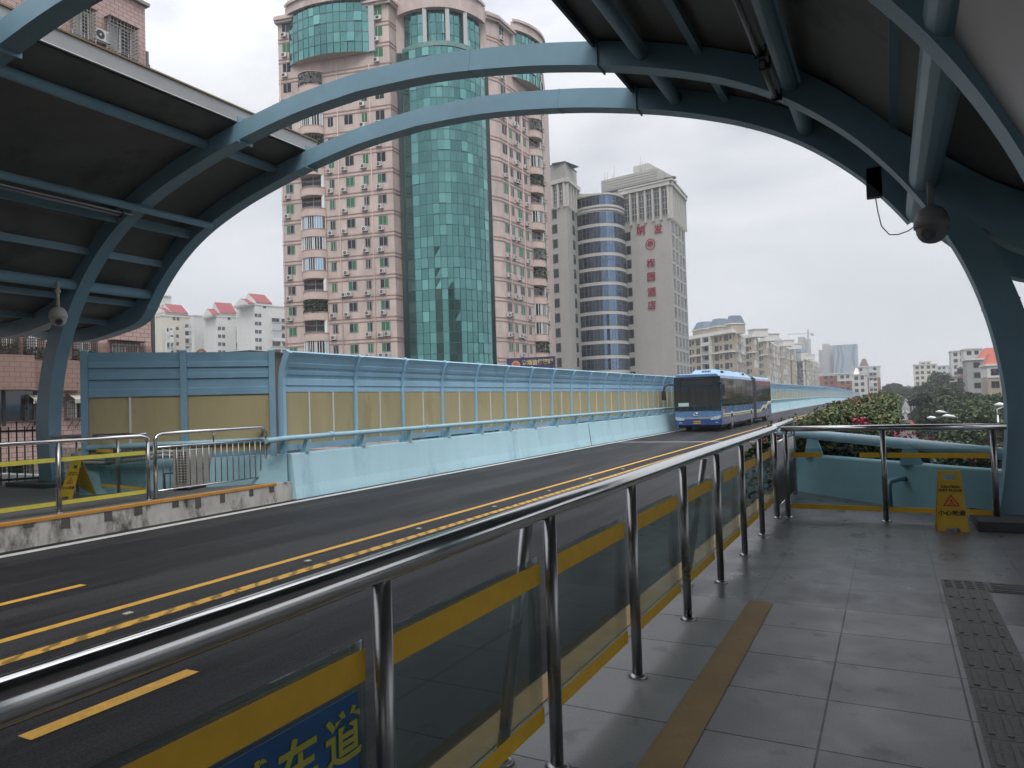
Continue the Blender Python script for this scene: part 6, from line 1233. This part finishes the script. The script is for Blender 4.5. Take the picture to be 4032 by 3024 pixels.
def carmesh(col, kind='car'):
    b = MB(); w_, l_ = .9, 2.2
    if kind == 'car':
        prof = [(-l_, .35), (-l_, .95), (-l_ + .2, 1.05), (-1.5, 1.1), (-1.0, 1.48), (.7, 1.5), (1.2, 1.08), (l_ - .1, .95), (l_, .6), (l_, .35)]
    else: prof = [(-3, .4), (-3, 2.75), (-2.9, 2.9), (2.8, 2.9), (3, 2.4), (3.05, 1.2), (3.05, .4)]; w_ = 1.15
    b.strip([(-w_, y, z) for y, z in prof], [(w_, y, z) for y, z in prof], col); b.poly([(-w_, y, z) for y, z in prof], col); b.poly([(w_, y, z) for y, z in reversed(prof)], col); b.poly([(-w_, prof[0][0], .35), (w_, prof[0][0], .35), (w_, prof[-1][0], .35), (-w_, prof[-1][0], .35)], DARK)
    if kind == 'car': b.poly([(-w_ * .85, -1.54, 1.13), (w_ * .85, -1.54, 1.13), (w_ * .8, -1.04, 1.47), (-w_ * .8, -1.04, 1.47)], WDARK); gl_ = [(-1.0, 1.1), (-.95, 1.4), (.65, 1.42), (1.05, 1.1)]
    else: b.poly([(-1, -3.02, 1.3), (1, -3.02, 1.3), (1, -3.02, 2.4), (-1, -3.02, 2.4)], WDARK); gl_ = [(-2.8, 1.4), (-2.8, 2.4), (2.7, 2.4), (2.7, 1.4)]
    for s in (-1, 1): b.poly([(s * (w_ + .01), y, z) for y, z in gl_], WDARK)
    body = b.build('body'); mb_ = body.data; bpy.data.objects.remove(body); b = MB(); r = .33 if kind == 'car' else .45
    b.tube([(-w_ - .01, 0, r), (-w_ + .2, 0, r)], r, BLACKRUB, 16); o = b.build('wheel'); mw = o.data; bpy.data.objects.remove(o); b = MB(); b.box(-.16, .16, -.03, .03, 0, .14, mat('tail_red', (.5, .01, .01), .3)); o = b.build('tail_light'); ml = o.data; bpy.data.objects.remove(o)
    return mb_, mw, ml, w_, l_ if kind == 'car' else 3.0
def car(M_, x, y, ang, lab, lit=False, cat='car', nm='car'):
    mb_, mw, ml, w_, l_ = M_; t = thing(nm, lab, cat, (x, y, -9.24), 'traffic on the street below'); t.rotation_euler[2] = ang
    def ch(me, n, loc, rz=0): o = bpy.data.objects.new(n, me); COL.objects.link(o); o.parent = t; o.location = loc; o.rotation_euler[2] = rz; return o
    ch(mb_, 'body', (0, 0, 0))
    for yy_ in (-l_ * .62, l_ * .62): ch(mw, 'wheel', (0, yy_, 0)); ch(mw, 'wheel', (0, yy_, 0), math.pi)
    for s in (-1, 1):
        o = ch(ml, 'tail_light', (s * (w_ - .2), -l_ - .01, .72))
        if lit: me = o.data = ml.copy(); me.materials.clear(); me.materials.append(mat('tail_lit', (1, .03, .02), .3, emit=2.5)); o.scale = (2.2, 1, 1.6)
CW, CD, CG_ = carmesh(mat('car_white', (.6, .6, .6), .25, coat=.5)), carmesh(mat('car_dark', (.03, .03, .035), .25, coat=.5)), carmesh(mat('car_silver', (.3, .31, .32), .3, metal=.6)); VAN = carmesh(mat('van_yellow', (.42, .38, .12), .5), 'van')
for M_, px, py, lab, lit in ((CW, 3533, 1662, 'white car at the left lane nearest the hedge', False), (CG_, 3531, 1674, 'silver car close to the top of the end railing', False), (CW, 3556, 1660, 'white car in the middle lane', False), (CD, 3560, 1669, 'dark car following in the middle lane', False), (CW, 3550, 1628, 'white car far up the street on the left', False), (CG_, 3563, 1626, 'silver car far up the street in the middle', False), (CW, 3581, 1627, 'white car far up the street on the right', False), (CD, 3606, 1672, 'dark car with bright red tail light', True), (CD, 3583, 1638, 'dark car just behind the yellow van', False)):
    r_ = ray(px, py + 3); tt = (-9.24 - EYE) / r_.z; car(M_, r_.x * tt, r_.y * tt, rad(-4), lab, lit)
r_ = ray(3594, 1668); tt = (-9.24 - EYE) / r_.z; car(VAN, r_.x * tt, r_.y * tt, rad(-4), 'yellowish box van in the right lane of the street below', cat='van', nm='delivery_van')

# ------------------------------------------------------------ the block behind the viewer, mirrored in the green glass
bh = thing('mirrored_tower', 'dark stepped apartment tower seen mirrored in the green glass bow', 'tower', (60, -45, GB)); b = MB(); MD = mat('mirrored_brown', (.13, .12, .11), .8, var=.1, vs=.1)
for (x0_, x1_, z_) in ((30, 44, 40), (44, 58, 56), (50, 53, 66), (58, 72, 48), (72, 86, 38)): b.box(x0_, x1_, -62, -42, GB, z_, MD)
b.build('wall', bh)

for x0_, x1_, y_, z_, lab in ((-34, -12, -70, 52, 'tall plain tower mirrored at the left of the green glass bow'), (110, 150, -20, 44, 'wide dark block mirrored at the right of the green glass bow')):
    b = MB(); b.box(x0_, x1_, y_ - 20, y_, GB, z_, MD); b.box(x0_ + 3, x1_ - 3, y_ - 18, y_ - 4, z_, z_ + 4, MD); tag(b.build('mirrored_block'), lab, 'building')
# ------------------------------------------------------------ haze
b = MB(); b.box(-620, 520, -80, 1000, -10.4, 112, None) if False else None
hm = bpy.data.materials.new('haze_air'); hm.use_nodes = True; t = hm.node_tree; t.nodes.clear(); o_ = t.nodes.new('ShaderNodeOutputMaterial'); pv = t.nodes.new('ShaderNodeVolumePrincipled'); pv.inputs['Color'].default_value = (.86, .9, .95, 1); pv.inputs['Density'].default_value = .0006; pv.inputs['Anisotropy'].default_value = .1; t.links.new(pv.outputs[0], o_.inputs['Volume'])
b = MB(); b.box(-620, 520, -80, 1010, -10.4, 112, hm); o = b.build('haze'); o['kind'] = 'stuff'
